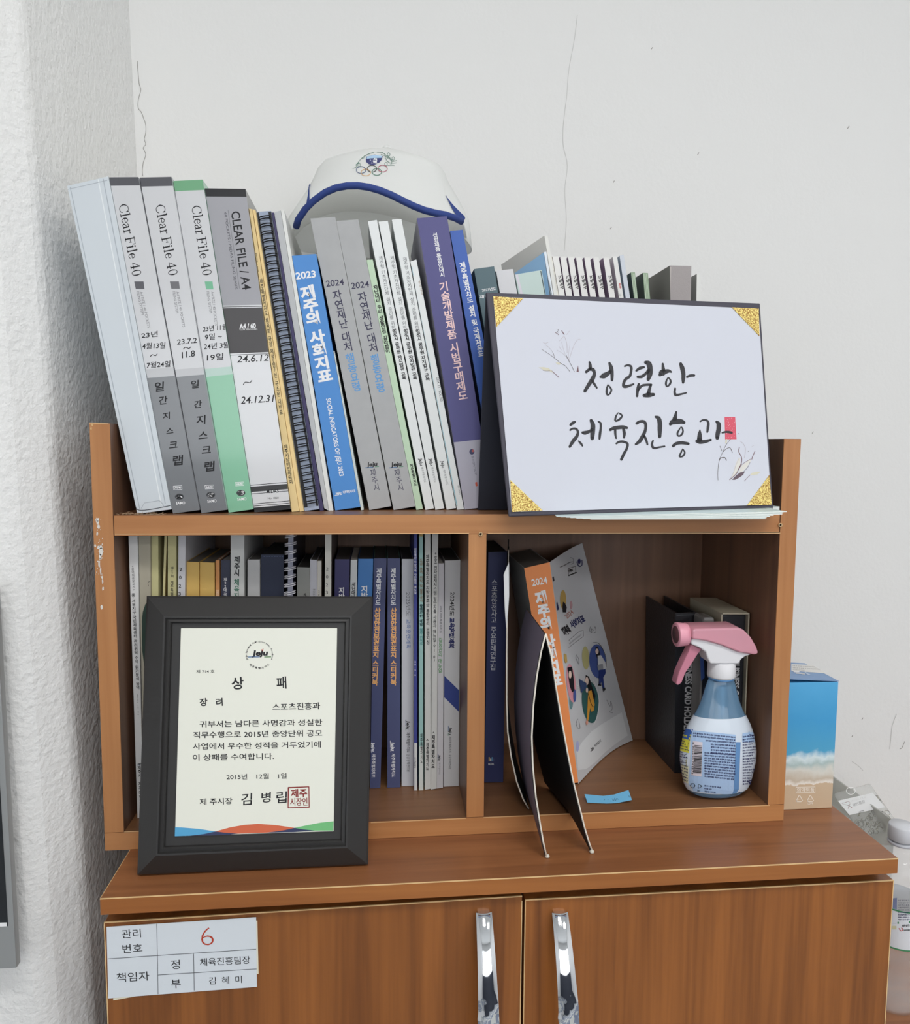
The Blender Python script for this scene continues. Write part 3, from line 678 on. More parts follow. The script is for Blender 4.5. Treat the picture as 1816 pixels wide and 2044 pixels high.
def leafbook(label, spine, Y, flap, flapY, cov, flapm, rowm):
    R, p = book('book', label, spine, Y, rowm or 0.07, cov, base=B0, row='' if rowm else None)
    a = atY(*flap[0], Y+0.001); c = atY(*flap[1], flapY); d = Vector((0, 0, 1)); Z0 = B0
    top = [a, c]; bot = [Vector((a.x+(a.z-Z0)*0.16, a.y, Z0)), Vector((c.x+(c.z-Z0)*0.16, c.y, Z0))]
    b = MB(); b.grid([[top[0].lerp(top[1], t/6.0) for t in range(7)], [bot[0].lerp(bot[1], t/6.0) for t in range(7)]], flapm, thick=0.0008); b.obj('open_cover', R)
    return R, p
R, p = leafbook('tall off-white book with its big grey cover flap swung open behind the sign', [(1086.5, 471), (1093, 470.5), (1180, 985), (1172, 986)], 0.125, [(1086, 470.5), (1000, 528)], 0.20, M((228, 228, 224), .6), M((226, 224, 218), .65), None)
R, p = leafbook('blue-covered book with white spine edge standing in front of the grey open flap', [(1085.5, 503), (1090, 502.5), (1174, 986), (1168, 986)], 0.119, [(1084.5, 504), (1027, 545)], 0.150, M((226, 232, 240), .5), M((150, 190, 226), .5), .004)
p.fan([(1083, 537), (1084, 530), (1085, 527), (1088, 530), (1096, 580), (1104, 600), (1090, 600)], M((186, 204, 202), .5)); p.run('프로', (1084, 543), (1087, 549), 5, INK, .03); p.run('그램', (1087, 555), (1091, 566), 6, NAVY, .05); fin(R, p)
R, p = book('booklet', 'thin cream booklet with faint grey spine text just left of the white booklets', [(1096.5, 513), (1101.5, 512.5), (1188, 985), (1180, 985)], 0.127, 0.06, M((226, 224, 214), .6), base=B0, ct=.0004)
p.run('제주 가이드북', (1105, 538), (1111, 582), 3.5, M((176, 174, 170), .6)); fin(R, p)
# row of white booklets
tops = [(1102.5, 1114.8, 1114.8, 1128), (1117.8, 1129.6, 1129.6, 1142.5), (1133.6, 1144.5, 1144.5, 1158), (1149.5, 1161, 1160, 1173), (1166, 1177, 1175.7, 1189), (1183.7, 1194.6, 1192, 1206), (1204, 1215, 1212.4, 1225.3)]
for i, (a, c, a2, c2) in enumerate(tops):
    sl, sr = (a2-a)/74.0, (c2-c)/74.0; H = 470.0
    s = 0.168*H
    R, p = book('booklet', ['leftmost', 'second from left', 'third from left', 'fourth, middle one', 'fifth from left', 'sixth from left', 'seventh and last'][i]+' of the small white black-lettered booklets behind the sign',
                [(a, 512+i*0.4), (c, 511.5+i*0.4), (c+s, 980), (a+s-3, 980)], 0.128+i*0.0006, 0.06, M((232, 231, 229), .55), base=B0, group='small white booklets behind the sign', side=M((168, 150, 172), .6))
    cx = ((a+c)/2+0.163*38+(a2+c2-a-c)/8)
    p.run('드림제주', (cx-0.5, 549.5), (cx+5.5, 577), 9, INK, 0.03); fin(R, p)
R, p = book('booklet', 'small white booklet with a red mark at the right end of the white booklets', [(1222.8, 512.5), (1231.5, 512), (1310, 980), (1300, 980)], 0.134, 0.06, M((230, 230, 228), .55), base=B0)
p.run('제주', (1236, 565), (1238, 576), 4.5, M((196, 60, 60), .5), .03); p.run('소', (1237.5, 586), (1239, 592), 5, GRY); fin(R, p)
R, p = book('booklet', 'slightly taller pale blue translucent booklet right of the white booklets', [(1236.5, 510.5), (1244.5, 508), (1320, 975), (1309, 975)], 0.136, 0.06, M((206, 212, 222), .4), base=B0, side=M((150, 164, 184), .4))
sg = M((172, 190, 166), 0.5, mott=(90, (120, 150, 116))); sgs = M((70, 86, 82), .5, mott=(60, (104, 116, 110)))
for lab, q in (('mossy green patterned booklet, left of two, behind the sign', [(1259, 543.7), (1267, 543.4), (1316, 975), (1303, 975)]), ('mossy green patterned booklet, right of two, against the grey slipcase', [(1283, 544.5), (1293, 545), (1334, 975), (1321, 975)])):
    R, p = book('booklet', lab, q, 0.139, 0.06, sg, base=B0, side=sgs)
    for k in range(3): p.stroke([(q[0][0]+2+k*2.3, 546), (q[0][0]+4+k*2.6, 570), (q[0][0]+6+k*3, 596)], M((206, 218, 200), .5), .9)
    fin(R, p, 'printed_pattern')
R, p = book('slipcase', 'thick grey textured slipcase box standing behind the right half of the sign', [(1336.7, 530), (1379.6, 531), (1372, 985), (1330, 985)], 0.120, 0.08, M((164, 158, 158), .8, bump=(700, .4, .0006)), 'box', base=B0, pages=None, side=M((134, 132, 126), .8))
p.stroke([(1338.5, 533), (1337, 600)], M((196, 190, 186), .7), 1.6, False, caps=False); fin(R, p, 'edge_fold')
R, p = book('booklet', 'thin white booklet standing right of the grey slipcase', [(1390.6, 546.6), (1398.4, 547), (1392, 980), (1383, 980)], 0.135, 0.06, M((226, 227, 224), .55), base=B0, side=M((176, 178, 176), .6))
#@@LOWER
CUR[0] = 'low'
B1 = TB+0.0002
def lb(label, q, Y, cov, name='book', depth=0.11, **k):
    k.setdefault('base', B1); return book(name, label, q, Y, depth, cov, **k)
# tall reports are cut off in view by the shelf board above: their tops stay under it
def capz(q, Y):
    """clip the top of a spine so that it stays 2 mm under the shelf board"""
    out = [list(v) for v in q]
    for i, j in ((0, 3), (1, 2)):
        a = atY(*q[i], Y); c = atY(*q[j], Y); zm = ZDB-0.002
        if a.z > zm:
            t = (zm-c.z)/(a.z-c.z); out[i] = [q[j][0]+(q[i][0]-q[j][0])*t, q[j][1]+(q[i][1]-q[j][1])*t]
    return [tuple(v) for v in out]
def tall(label, q, Y, cov, **k): return lb(label, capz(q, Y), Y, cov, **k)

R, p = tall('tall white report with dense black spine text, leftmost in the lower left compartment', [(255.5, 1040), (273.5, 1040), (286, 1633), (274.5, 1635)], 0.029, M((212, 212, 212), .6), name='report', depth=.16)
p.stack('<용역최종보고서>', (264.5, 1128), (267.5, 1180), 5, INK); p.stack('동·서부지구 국민체육센터 관리위탁 수익·원가분석 용역', (266, 1184), (275.5, 1376), 6.5, INK, .02, .35)
p.stack('2022 12 26', (274.5, 1384), (276, 1428), 4.5, INK, 0, .5); p.stack('제주시', (277.5, 1528), (279.5, 1552), 6, INK, .02); p.stack('제주대학교', (279.5, 1560), (281.5, 1604), 6, INK, .02)
jeju(p, 274, 1524.5, 284, 1524, 3.5); fin(R, p)
R, p = tall('beige right cover of the tall white report with a dark green round patch, behind the award plaque', [(276, 1042), (300, 1042), (302, 1628), (288.5, 1632)], 0.031, M((164, 158, 142), .7), name='folder', depth=.15)  # right cover of the white report, added as a block of its own
p.fan([(283, 1240), (285, 1222), (290, 1206), (297, 1200), (301, 1210), (302, 1352), (295, 1345), (288, 1330), (284, 1300)], M((34, 56, 46), .5)); p.stroke([(296.5, 1170), (295.5, 1163), (300, 1160)], INK, .8); fin(R, p, 'printed_patch')
olv = M((186, 180, 134), .65)
R, p = tall('tall olive-cream folder, left of three alike, above the plaque corner', [(301, 1042), (315.5, 1042), (318, 1622), (303, 1626)], 0.034, olv, name='folder', depth=.15)
R, p = tall('narrow olive-cream folder tilted between two upright ones', [(329, 1042), (334, 1042), (321.5, 1400), (318.8, 1400)], 0.036, M((190, 182, 136), .65), name='folder', depth=.14, side=M((140, 120, 72), .7), base=None)
R, p = tall('olive-cream folder with small black spine letters right of the tilted one', [(335, 1042), (351.5, 1042), (349, 1620), (334, 1624)], 0.037, olv, name='folder', depth=.15)
p.stack('제57회', (343.5, 1131), (344, 1153), 6, INK, .01); p.stack('제주특별자치', (343.3, 1159), (343, 1204), 6, INK, .01); fin(R, p)
R, p = tall('narrow pale grey report with 2 0 2 3 stacked above the plaque', [(356.5, 1042), (371, 1042), (363, 1618), (350, 1620)], 0.040, M((196, 195, 200), .6), name='report', depth=.15)
for ch, x, y in (('2', 361, 1136.5), ('0', 359.8, 1152.5), ('2', 359, 1169.5), ('3', 358.5, 1185.5)): p.run(ch, (x-2.4, y), (x+2.4, y), 6.5, INK, .02)
fin(R, p)
gold = M((206, 170, 96), .6)
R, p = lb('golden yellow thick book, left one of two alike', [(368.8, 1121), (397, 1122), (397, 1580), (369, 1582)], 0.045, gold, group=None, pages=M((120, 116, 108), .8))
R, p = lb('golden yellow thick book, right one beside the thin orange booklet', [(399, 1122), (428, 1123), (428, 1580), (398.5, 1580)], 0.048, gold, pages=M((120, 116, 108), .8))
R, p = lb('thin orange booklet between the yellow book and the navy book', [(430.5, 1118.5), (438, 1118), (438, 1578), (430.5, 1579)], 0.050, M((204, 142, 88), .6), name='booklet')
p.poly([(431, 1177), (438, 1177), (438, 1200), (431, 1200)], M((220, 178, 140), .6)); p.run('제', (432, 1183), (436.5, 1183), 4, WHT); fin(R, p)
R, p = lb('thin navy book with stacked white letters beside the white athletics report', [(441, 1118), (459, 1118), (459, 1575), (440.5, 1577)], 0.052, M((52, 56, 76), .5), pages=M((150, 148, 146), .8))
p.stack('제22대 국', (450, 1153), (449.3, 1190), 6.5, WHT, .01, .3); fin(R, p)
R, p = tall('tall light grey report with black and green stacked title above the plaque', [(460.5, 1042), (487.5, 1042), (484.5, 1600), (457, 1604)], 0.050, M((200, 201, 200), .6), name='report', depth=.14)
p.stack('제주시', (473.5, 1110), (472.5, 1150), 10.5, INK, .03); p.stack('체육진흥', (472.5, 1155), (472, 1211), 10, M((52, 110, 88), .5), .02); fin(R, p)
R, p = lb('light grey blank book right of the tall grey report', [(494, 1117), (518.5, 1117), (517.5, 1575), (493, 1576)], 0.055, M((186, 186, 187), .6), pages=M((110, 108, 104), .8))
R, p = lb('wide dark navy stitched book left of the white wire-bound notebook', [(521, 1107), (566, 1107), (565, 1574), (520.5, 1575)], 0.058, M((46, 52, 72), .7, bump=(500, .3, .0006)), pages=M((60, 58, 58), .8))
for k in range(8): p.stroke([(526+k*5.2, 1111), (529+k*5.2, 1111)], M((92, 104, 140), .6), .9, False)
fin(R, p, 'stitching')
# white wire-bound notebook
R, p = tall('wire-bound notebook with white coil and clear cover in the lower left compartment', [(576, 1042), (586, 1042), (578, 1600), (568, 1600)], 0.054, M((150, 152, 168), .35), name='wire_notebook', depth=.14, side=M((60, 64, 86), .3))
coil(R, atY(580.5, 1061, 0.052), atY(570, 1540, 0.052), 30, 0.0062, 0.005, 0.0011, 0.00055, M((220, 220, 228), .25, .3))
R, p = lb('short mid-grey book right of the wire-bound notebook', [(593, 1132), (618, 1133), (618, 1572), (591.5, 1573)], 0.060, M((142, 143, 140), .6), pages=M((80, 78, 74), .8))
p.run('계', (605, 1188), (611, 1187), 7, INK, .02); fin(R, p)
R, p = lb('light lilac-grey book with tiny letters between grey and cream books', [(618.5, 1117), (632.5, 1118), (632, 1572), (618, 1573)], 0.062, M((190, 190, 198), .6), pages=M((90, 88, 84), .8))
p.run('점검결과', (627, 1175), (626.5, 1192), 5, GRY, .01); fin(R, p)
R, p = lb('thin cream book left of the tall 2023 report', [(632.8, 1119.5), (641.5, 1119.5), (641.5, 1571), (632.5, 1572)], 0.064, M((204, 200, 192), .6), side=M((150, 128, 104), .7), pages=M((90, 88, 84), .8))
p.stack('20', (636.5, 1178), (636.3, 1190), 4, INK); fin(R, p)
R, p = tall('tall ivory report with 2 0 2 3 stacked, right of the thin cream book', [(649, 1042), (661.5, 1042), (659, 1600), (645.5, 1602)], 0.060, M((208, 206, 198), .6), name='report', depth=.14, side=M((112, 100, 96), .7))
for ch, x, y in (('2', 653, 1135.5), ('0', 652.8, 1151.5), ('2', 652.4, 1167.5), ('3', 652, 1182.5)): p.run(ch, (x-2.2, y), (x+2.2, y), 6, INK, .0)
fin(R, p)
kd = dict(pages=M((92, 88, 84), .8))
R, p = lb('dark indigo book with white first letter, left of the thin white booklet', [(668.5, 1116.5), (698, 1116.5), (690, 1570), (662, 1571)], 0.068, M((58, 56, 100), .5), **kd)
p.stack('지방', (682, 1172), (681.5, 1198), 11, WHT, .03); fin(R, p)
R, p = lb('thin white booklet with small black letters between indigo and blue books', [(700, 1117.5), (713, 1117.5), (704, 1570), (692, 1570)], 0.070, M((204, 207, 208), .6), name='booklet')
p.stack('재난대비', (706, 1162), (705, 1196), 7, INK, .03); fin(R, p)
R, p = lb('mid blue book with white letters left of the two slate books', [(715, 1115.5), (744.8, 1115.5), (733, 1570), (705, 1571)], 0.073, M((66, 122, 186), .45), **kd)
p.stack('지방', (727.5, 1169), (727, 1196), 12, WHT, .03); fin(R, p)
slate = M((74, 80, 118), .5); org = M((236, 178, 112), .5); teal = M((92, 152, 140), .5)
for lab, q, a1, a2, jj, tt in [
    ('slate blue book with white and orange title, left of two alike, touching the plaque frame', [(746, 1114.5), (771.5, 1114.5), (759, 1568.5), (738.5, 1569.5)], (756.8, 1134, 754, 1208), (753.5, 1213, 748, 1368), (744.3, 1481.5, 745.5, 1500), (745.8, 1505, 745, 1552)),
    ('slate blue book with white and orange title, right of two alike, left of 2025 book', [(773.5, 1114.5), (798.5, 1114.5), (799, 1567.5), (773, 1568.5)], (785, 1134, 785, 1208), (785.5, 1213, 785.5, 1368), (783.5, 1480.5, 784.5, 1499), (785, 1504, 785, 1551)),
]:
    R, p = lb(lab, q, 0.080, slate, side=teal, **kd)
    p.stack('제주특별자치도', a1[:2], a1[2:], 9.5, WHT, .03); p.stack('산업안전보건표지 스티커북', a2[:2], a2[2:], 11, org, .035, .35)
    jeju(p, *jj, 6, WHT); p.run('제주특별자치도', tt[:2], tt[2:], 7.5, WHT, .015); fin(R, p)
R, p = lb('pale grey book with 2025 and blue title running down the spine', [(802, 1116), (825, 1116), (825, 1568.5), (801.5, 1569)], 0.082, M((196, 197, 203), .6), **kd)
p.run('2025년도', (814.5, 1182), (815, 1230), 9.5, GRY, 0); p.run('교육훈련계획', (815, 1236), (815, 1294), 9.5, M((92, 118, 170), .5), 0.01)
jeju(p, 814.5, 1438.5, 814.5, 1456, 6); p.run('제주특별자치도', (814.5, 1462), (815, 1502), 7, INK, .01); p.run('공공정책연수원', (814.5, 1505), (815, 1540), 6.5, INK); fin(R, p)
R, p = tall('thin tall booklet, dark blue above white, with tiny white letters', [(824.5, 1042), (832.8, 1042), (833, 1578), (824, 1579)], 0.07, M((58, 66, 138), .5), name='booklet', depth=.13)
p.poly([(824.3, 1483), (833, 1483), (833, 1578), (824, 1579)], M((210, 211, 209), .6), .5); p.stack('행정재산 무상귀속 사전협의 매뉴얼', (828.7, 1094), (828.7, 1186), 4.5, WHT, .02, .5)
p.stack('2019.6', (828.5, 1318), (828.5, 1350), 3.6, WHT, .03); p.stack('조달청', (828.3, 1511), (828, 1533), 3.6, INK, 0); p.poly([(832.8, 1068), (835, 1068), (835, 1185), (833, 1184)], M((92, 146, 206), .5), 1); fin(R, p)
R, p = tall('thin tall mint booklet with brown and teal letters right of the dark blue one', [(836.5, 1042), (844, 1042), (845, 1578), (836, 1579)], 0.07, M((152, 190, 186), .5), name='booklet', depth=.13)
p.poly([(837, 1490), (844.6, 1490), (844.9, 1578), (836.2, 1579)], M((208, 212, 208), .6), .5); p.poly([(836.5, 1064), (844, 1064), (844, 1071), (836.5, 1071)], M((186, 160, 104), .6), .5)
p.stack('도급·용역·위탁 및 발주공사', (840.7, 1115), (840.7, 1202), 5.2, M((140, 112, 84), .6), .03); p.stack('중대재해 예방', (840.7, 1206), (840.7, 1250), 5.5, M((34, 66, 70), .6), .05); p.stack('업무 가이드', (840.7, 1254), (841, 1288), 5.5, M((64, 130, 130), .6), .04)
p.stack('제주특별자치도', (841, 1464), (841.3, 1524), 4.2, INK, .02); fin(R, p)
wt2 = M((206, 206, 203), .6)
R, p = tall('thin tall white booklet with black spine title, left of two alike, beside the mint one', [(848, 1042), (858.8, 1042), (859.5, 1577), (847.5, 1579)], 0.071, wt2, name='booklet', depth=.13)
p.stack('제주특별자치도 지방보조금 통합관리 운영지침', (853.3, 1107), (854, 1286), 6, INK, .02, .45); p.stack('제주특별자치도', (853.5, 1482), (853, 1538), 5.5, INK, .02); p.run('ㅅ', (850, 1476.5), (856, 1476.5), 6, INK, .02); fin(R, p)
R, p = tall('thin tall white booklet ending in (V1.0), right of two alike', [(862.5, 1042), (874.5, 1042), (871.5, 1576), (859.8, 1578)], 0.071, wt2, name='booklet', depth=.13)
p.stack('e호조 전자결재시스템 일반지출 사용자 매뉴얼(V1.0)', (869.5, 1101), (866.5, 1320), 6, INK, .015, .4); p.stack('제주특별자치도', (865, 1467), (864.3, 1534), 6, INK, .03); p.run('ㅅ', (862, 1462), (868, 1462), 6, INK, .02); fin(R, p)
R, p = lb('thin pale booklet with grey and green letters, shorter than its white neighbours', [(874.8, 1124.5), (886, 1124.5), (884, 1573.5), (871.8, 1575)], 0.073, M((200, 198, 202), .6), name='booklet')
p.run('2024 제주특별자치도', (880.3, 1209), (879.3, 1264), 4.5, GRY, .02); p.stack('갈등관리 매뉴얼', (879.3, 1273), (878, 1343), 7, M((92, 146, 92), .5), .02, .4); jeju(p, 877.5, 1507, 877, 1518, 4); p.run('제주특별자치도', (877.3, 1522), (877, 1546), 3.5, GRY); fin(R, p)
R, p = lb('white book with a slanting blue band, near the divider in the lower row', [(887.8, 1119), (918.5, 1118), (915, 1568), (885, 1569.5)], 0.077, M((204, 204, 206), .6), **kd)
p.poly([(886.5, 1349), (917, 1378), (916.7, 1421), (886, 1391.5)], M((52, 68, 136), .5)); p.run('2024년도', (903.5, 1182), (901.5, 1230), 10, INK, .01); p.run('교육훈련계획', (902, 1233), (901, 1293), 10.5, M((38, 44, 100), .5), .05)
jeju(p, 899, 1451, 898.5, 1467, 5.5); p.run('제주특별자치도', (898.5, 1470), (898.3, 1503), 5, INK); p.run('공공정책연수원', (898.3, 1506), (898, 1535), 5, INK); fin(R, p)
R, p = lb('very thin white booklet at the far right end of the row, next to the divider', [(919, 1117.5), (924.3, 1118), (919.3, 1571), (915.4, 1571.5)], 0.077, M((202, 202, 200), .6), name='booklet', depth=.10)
# ---- right compartment
CUR[0] = 'right'
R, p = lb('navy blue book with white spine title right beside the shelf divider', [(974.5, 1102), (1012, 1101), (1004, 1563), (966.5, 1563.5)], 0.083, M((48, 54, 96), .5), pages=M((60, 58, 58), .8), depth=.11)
p.stack('스포츠안전사고 주요판례연구집', (987, 1156), (983.5, 1338), 11, M((206, 208, 216), .5), .01, .5)
for k, c in enumerate([(200, 170, 110), (220, 220, 222), (90, 140, 180), (70, 80, 120)]): p.poly([(975+k*3, 1511+(k % 2)*3), (977.4+k*3, 1511+(k % 2)*3), (977.4+k*3, 1519), (975+k*3, 1519)], M(c, .5))
p.run('BOOK', (974.5, 1525), (986, 1525), 3.6, WHT, .03); fin(R, p)
# orange book with its printed cover swung open
q = [(1046, 1134), (1097, 1122), (1154, 1566), (1114, 1571)]
OY = 0.07
R, p = book('book', 'orange-spined 2024 paperback leaning left, illustrated white cover swung open', q, OY, .118, M((232, 142, 82), .5), base=B1, side=M((206, 208, 208), .5), pages=M((120, 118, 114), .8))  # grey page colour carries the shade on top of the page block
p.run('2024', (1061, 1163.5), (1092, 1157.5), 13, WHT, .02); p.stack('제주의 사회지표', (1078, 1180), (1112, 1370), 21, WHT, .06, .4); fin(R, p)
hl, hh = atY(1097.5, 1122, OY), atY(1154.5, 1567, OY); ol = atY(1162, 1084, 0.185); oh = atZ(1254.5, 1468, B1+0.0006)
hh.z = max(hh.z, B1+0.0008); oh.y = min(oh.y, 0.196)
rows = []
NR, NC = 14, 18
for i in range(NR+1):
    v = i/NR; a = hl.lerp(hh, v); c = ol.lerp(oh, v); row = []
    for j in range(NC+1):
        u = j/NC; pt = a.lerp(c, u); bow = 0.020*math.sin(math.pi*u)
        row.append(pt+Vector((0.35*bow, bow, 0)))
    rows.append(row)
for r in rows:
    for v in r: v.z = max(v.z, B1+0.0006)
b = MB(); b.grid(rows, M((196, 197, 200), .5), thick=-0.0005); oc = b.obj('open_cover', R)
bv = BVHTree.FromPolygons([tuple(v) for r in rows for v in r], [(i*(NC+1)+j, i*(NC+1)+j+1, (i+1)*(NC+1)+j+1, (i+1)*(NC+1)+j) for i in range(NR) for j in range(NC)])
def onmesh(bv, fallback):
    def f(x, y):
        r = ray(x, y).normalized(); h = bv.ray_cast(CAM, r)
        if h[0] is None:
            q_ = fallback(x, y); h2 = bv.find_nearest(q_); pnt, n = h2[0], h2[1]
        else: pnt, n = h[0], h[1]
        if n.dot(CAM-pnt) < 0: n = -n
        return pnt, n
    return f
p = Print(None, onmesh(bv, lambda x, y: atY(x, y, 0.12)), 0.0004)
C4 = crop(1060, 1100, 4.645)
def ell(cx, cy, rx, ry, m, k=1, n=18, rot=0): 
    pts = []
    for i in range(n):
        t = 2*math.pi*i/n; X, Y = rx*math.cos(t), ry*math.sin(t); pts.append((cx+X*math.cos(rot)-Y*math.sin(rot), cy+X*math.sin(rot)+Y*math.cos(rot)))
    p.fan(C4(pts), m, k)
up_ = [(415, 1860), (470, 1770), (560, 1670), (660, 1600), (760, 1540), (838, 1495)]; dn_ = [(432, 2030), (510, 2020), (590, 1960), (690, 1860), (790, 1780), (893, 1710)]
for i in range(5):
    for j in range(4):
        for h2 in range(2):
            f_ = lambda a_, t_: lerp(lerp(up_[i], up_[i+1], a_), lerp(dn_[i], dn_[i+1], a_), t_)
            p.poly(C4([f_(h2/2, j/4), f_(h2/2+.5, j/4), f_(h2/2+.5, (j+1)/4), f_(h2/2, (j+1)/4)]), M((216, 218, 220), .5), .8)
mu = M((190, 158, 88), .5); te = M((52, 94, 92), .5); bl = M((72, 90, 150), .5); pk = M((216, 150, 160), .5); dkk = M((28, 28, 34), .5); skn = M((226, 200, 186), .5); ye = M((212, 152, 60), .5); wh = M((214, 214, 216), .5)
ell(293, 450, 28, 88, mu, 1); p.fan(C4([(290, 470), (305, 480), (325, 520), (318, 570), (288, 568), (285, 510)]), dkk, 2)
ell(368, 500, 13, 38, M((190, 150, 156), .5)); ell(503, 990, 34, 108, M((180, 174, 122), .5), rot=-.05)
ell(612, 1022, 76, 158, bl, 1.5, 24, -.08); ell(545, 1400, 78, 195, te, 1.5, 24, -.08)
ell(368, 1225, 42, 180, pk, 1.2, 20, -.1); ell(368, 1390, 18, 78, M((104, 136, 140), .5)); ell(398, 1340, 14, 60, bl, 2)
p.fan(C4([(330, 1080), (372, 1070), (390, 1200), (395, 1290), (375, 1310), (352, 1250), (340, 1170)]), dkk, 2.5); ell(352, 1145, 14, 36, skn, 3); p.fan(C4([(300, 950), (322, 960), (330, 1030), (312, 1040), (300, 1000)]), mu, 2)
# sitting woman with a laptop
p.fan(C4([(590, 890), (610, 885), (628, 930), (640, 1000), (612, 1010), (595, 960)]), dkk, 2.5); ell(603, 930, 15, 26, skn, 3)
p.fan(C4([(608, 970), (640, 965), (680, 1030), (690, 1085), (660, 1100), (612, 1095)]), wh, 3.2); p.poly(C4([(603, 1055), (655, 1045), (660, 1095), (610, 1105)]), M((150, 152, 158), .5), 3.8)
p.fan(C4([(620, 1100), (680, 1095), (684, 1130), (660, 1170), (672, 1270), (655, 1275), (640, 1180), (632, 1240), (622, 1235)]), M((42, 58, 120), .5), 3.4)
p.fan(C4([(618, 1235), (640, 1235), (640, 1252), (612, 1245)]), dkk, 3.8); p.fan(C4([(655, 1270), (678, 1265), (680, 1285), (660, 1305)]), dkk, 3.8)
# woman with a megaphone
p.fan(C4([(500, 1150), (530, 1165), (560, 1260), (590, 1340), (580, 1400), (550, 1330), (520, 1270), (505, 1200)]), dkk, 2.5); ell(508, 1205, 16, 38, skn, 3)
p.poly(C4([(436, 1185), (505, 1225), (502, 1270), (455, 1315)]), M((58, 76, 116), .5), 3.2)
p.fan(C4([(520, 1300), (550, 1290), (580, 1420), (570, 1480), (548, 1490), (530, 1430), (522, 1570), (508, 1575), (515, 1400)]), ye, 3.4); ell(508, 1590, 10, 22, M((226, 160, 140), .5), 3.6); ell(508, 1290, 10, 24, skn, 3.4)
p.stroke(C4([(520, 1320), (540, 1400), (560, 1440), (580, 1440)]), dkk, 1.0, k=4); p.stroke(C4([(565, 850), (620, 855), (665, 920), (690, 1000), (690, 1080)]), dkk, .8, k=2); p.stroke(C4([(565, 1190), (600, 1260), (625, 1380), (610, 1520), (575, 1612)]), wh, 1.6, k=2)
for a in ([(415, 1240), (428, 1250)], [(413, 1268), (430, 1268)], [(418, 1300), (430, 1285)]): p.stroke(C4(a), wh, 1.3, k=3)
for a in ([(545, 700), (540, 740), (560, 755), (555, 720), (575, 735), (590, 700), (598, 745), (575, 760)], [(420, 960), (412, 990), (425, 1020), (440, 1050), (438, 1000), (422, 975)], [(698, 1380), (730, 1440), (735, 1390), (750, 1460), (725, 1490), (755, 1500)], [(430, 1555), (415, 1600), (430, 1640), (450, 1640), (440, 1580)]):
    p.stroke(C4(a), GRY, .9, k=1)
p.run('2024', *C4([(318, 612), (382, 560)]), 9, M((178, 120, 108), .5), .01); p.run('제주의', *C4([(290, 755), (352, 715)]), 17, dkk, .07); p.run('사회지표', *C4([(362, 690), (490, 620)]), 15, NAVY, .05)
p.stroke(C4([(345, 830), (440, 745), (480, 735), (482, 790), (450, 815), (345, 895)]), GRY, .8, False); p.run('2024 제주사회지표조사', *C4([(350, 860), (460, 775)]), 3.5, GRY)
p.stroke(C4([(265, 150), (310, 130), (355, 105), (385, 100)]), dkk, 1.2); p.stroke(C4([(360, 60), (385, 70), (388, 110), (365, 122)]), GRY, 1.0)
p.stroke(C4([(338, 165), (408, 140), (412, 195), (345, 232), (338, 165)]), dkk, 1.0, False); p.run('OPEN', *C4([(345, 188), (382, 175)]), 5, dkk, .04); p.stroke(C4([(346, 226), (416, 200)]), dkk, 2.2, False)
p.stroke(C4([(420, 100), (440, 140), (468, 130), (468, 85)]), NAVY, 1.8); ell(443, 95, 14, 24, NAVY); 
p.stroke(C4([(548, 1860), (575, 1835)]), dkk, 1.2); p.run('Je', *C4([(550, 1840), (572, 1818)]), 5, dkk, .04); p.run('제주특별자치도', *C4([(585, 1810), (650, 1750)]), 5.5, dkk, .02)
ell(427, 1810, 13, 52, M((170, 172, 214), .5)); p.poly(C4([(193, 240), (206, 235), (214, 275), (200, 285)]), dkk); p.poly(C4([(232, 480), (240, 470), (256, 540), (240, 552)]), NAVY)
p.obj('cover_print', oc)
# ---- blue sticky note
b = MB(); rows = []
for i, (x, y) in enumerate([(1172, 1602), (1190, 1603), (1210, 1604), (1232, 1603), (1261, 1597)]):
    a = atZ(x, y, B1+[.0015, .0004, .0003, .0005, .004][i]); rows.append([a, a+Vector((0, 0.0125, [.004, .0035, .003, .004, .006][i]))])
b.grid(rows, M((112, 182, 222), .6), thick=0.0002); nt_ = b.obj('sticky_note', origin=atZ(1215, 1603, B1)); tag(nt_, 'narrow blue sticky note with pen scribble lying in the right compartment', 'note')
nv = BVHTree.FromPolygons([tuple(v) for r in rows for v in r], [(2*i, 2*i+1, 2*i+3, 2*i+2) for i in range(4)])
p = Print(None, onmesh(nv, lambda x, y: atZ(x, y, B1+.003)), 0.0003)
for a in ([(1205, 1598), (1207, 1596)], [(1213, 1597), (1215, 1594)], [(1219, 1600), (1221, 1594), (1224, 1599), (1227, 1593)], [(1228, 1599), (1231, 1594), (1234, 1596), (1237, 1593), (1240, 1594)], [(1244, 1592), (1243, 1595)], [(1247, 1593), (1249, 1591)], [(1255, 1588), (1256, 1592)]): p.stroke(a, M((52, 80, 110), .6), .8)
p.obj('pen_writing', nt_)
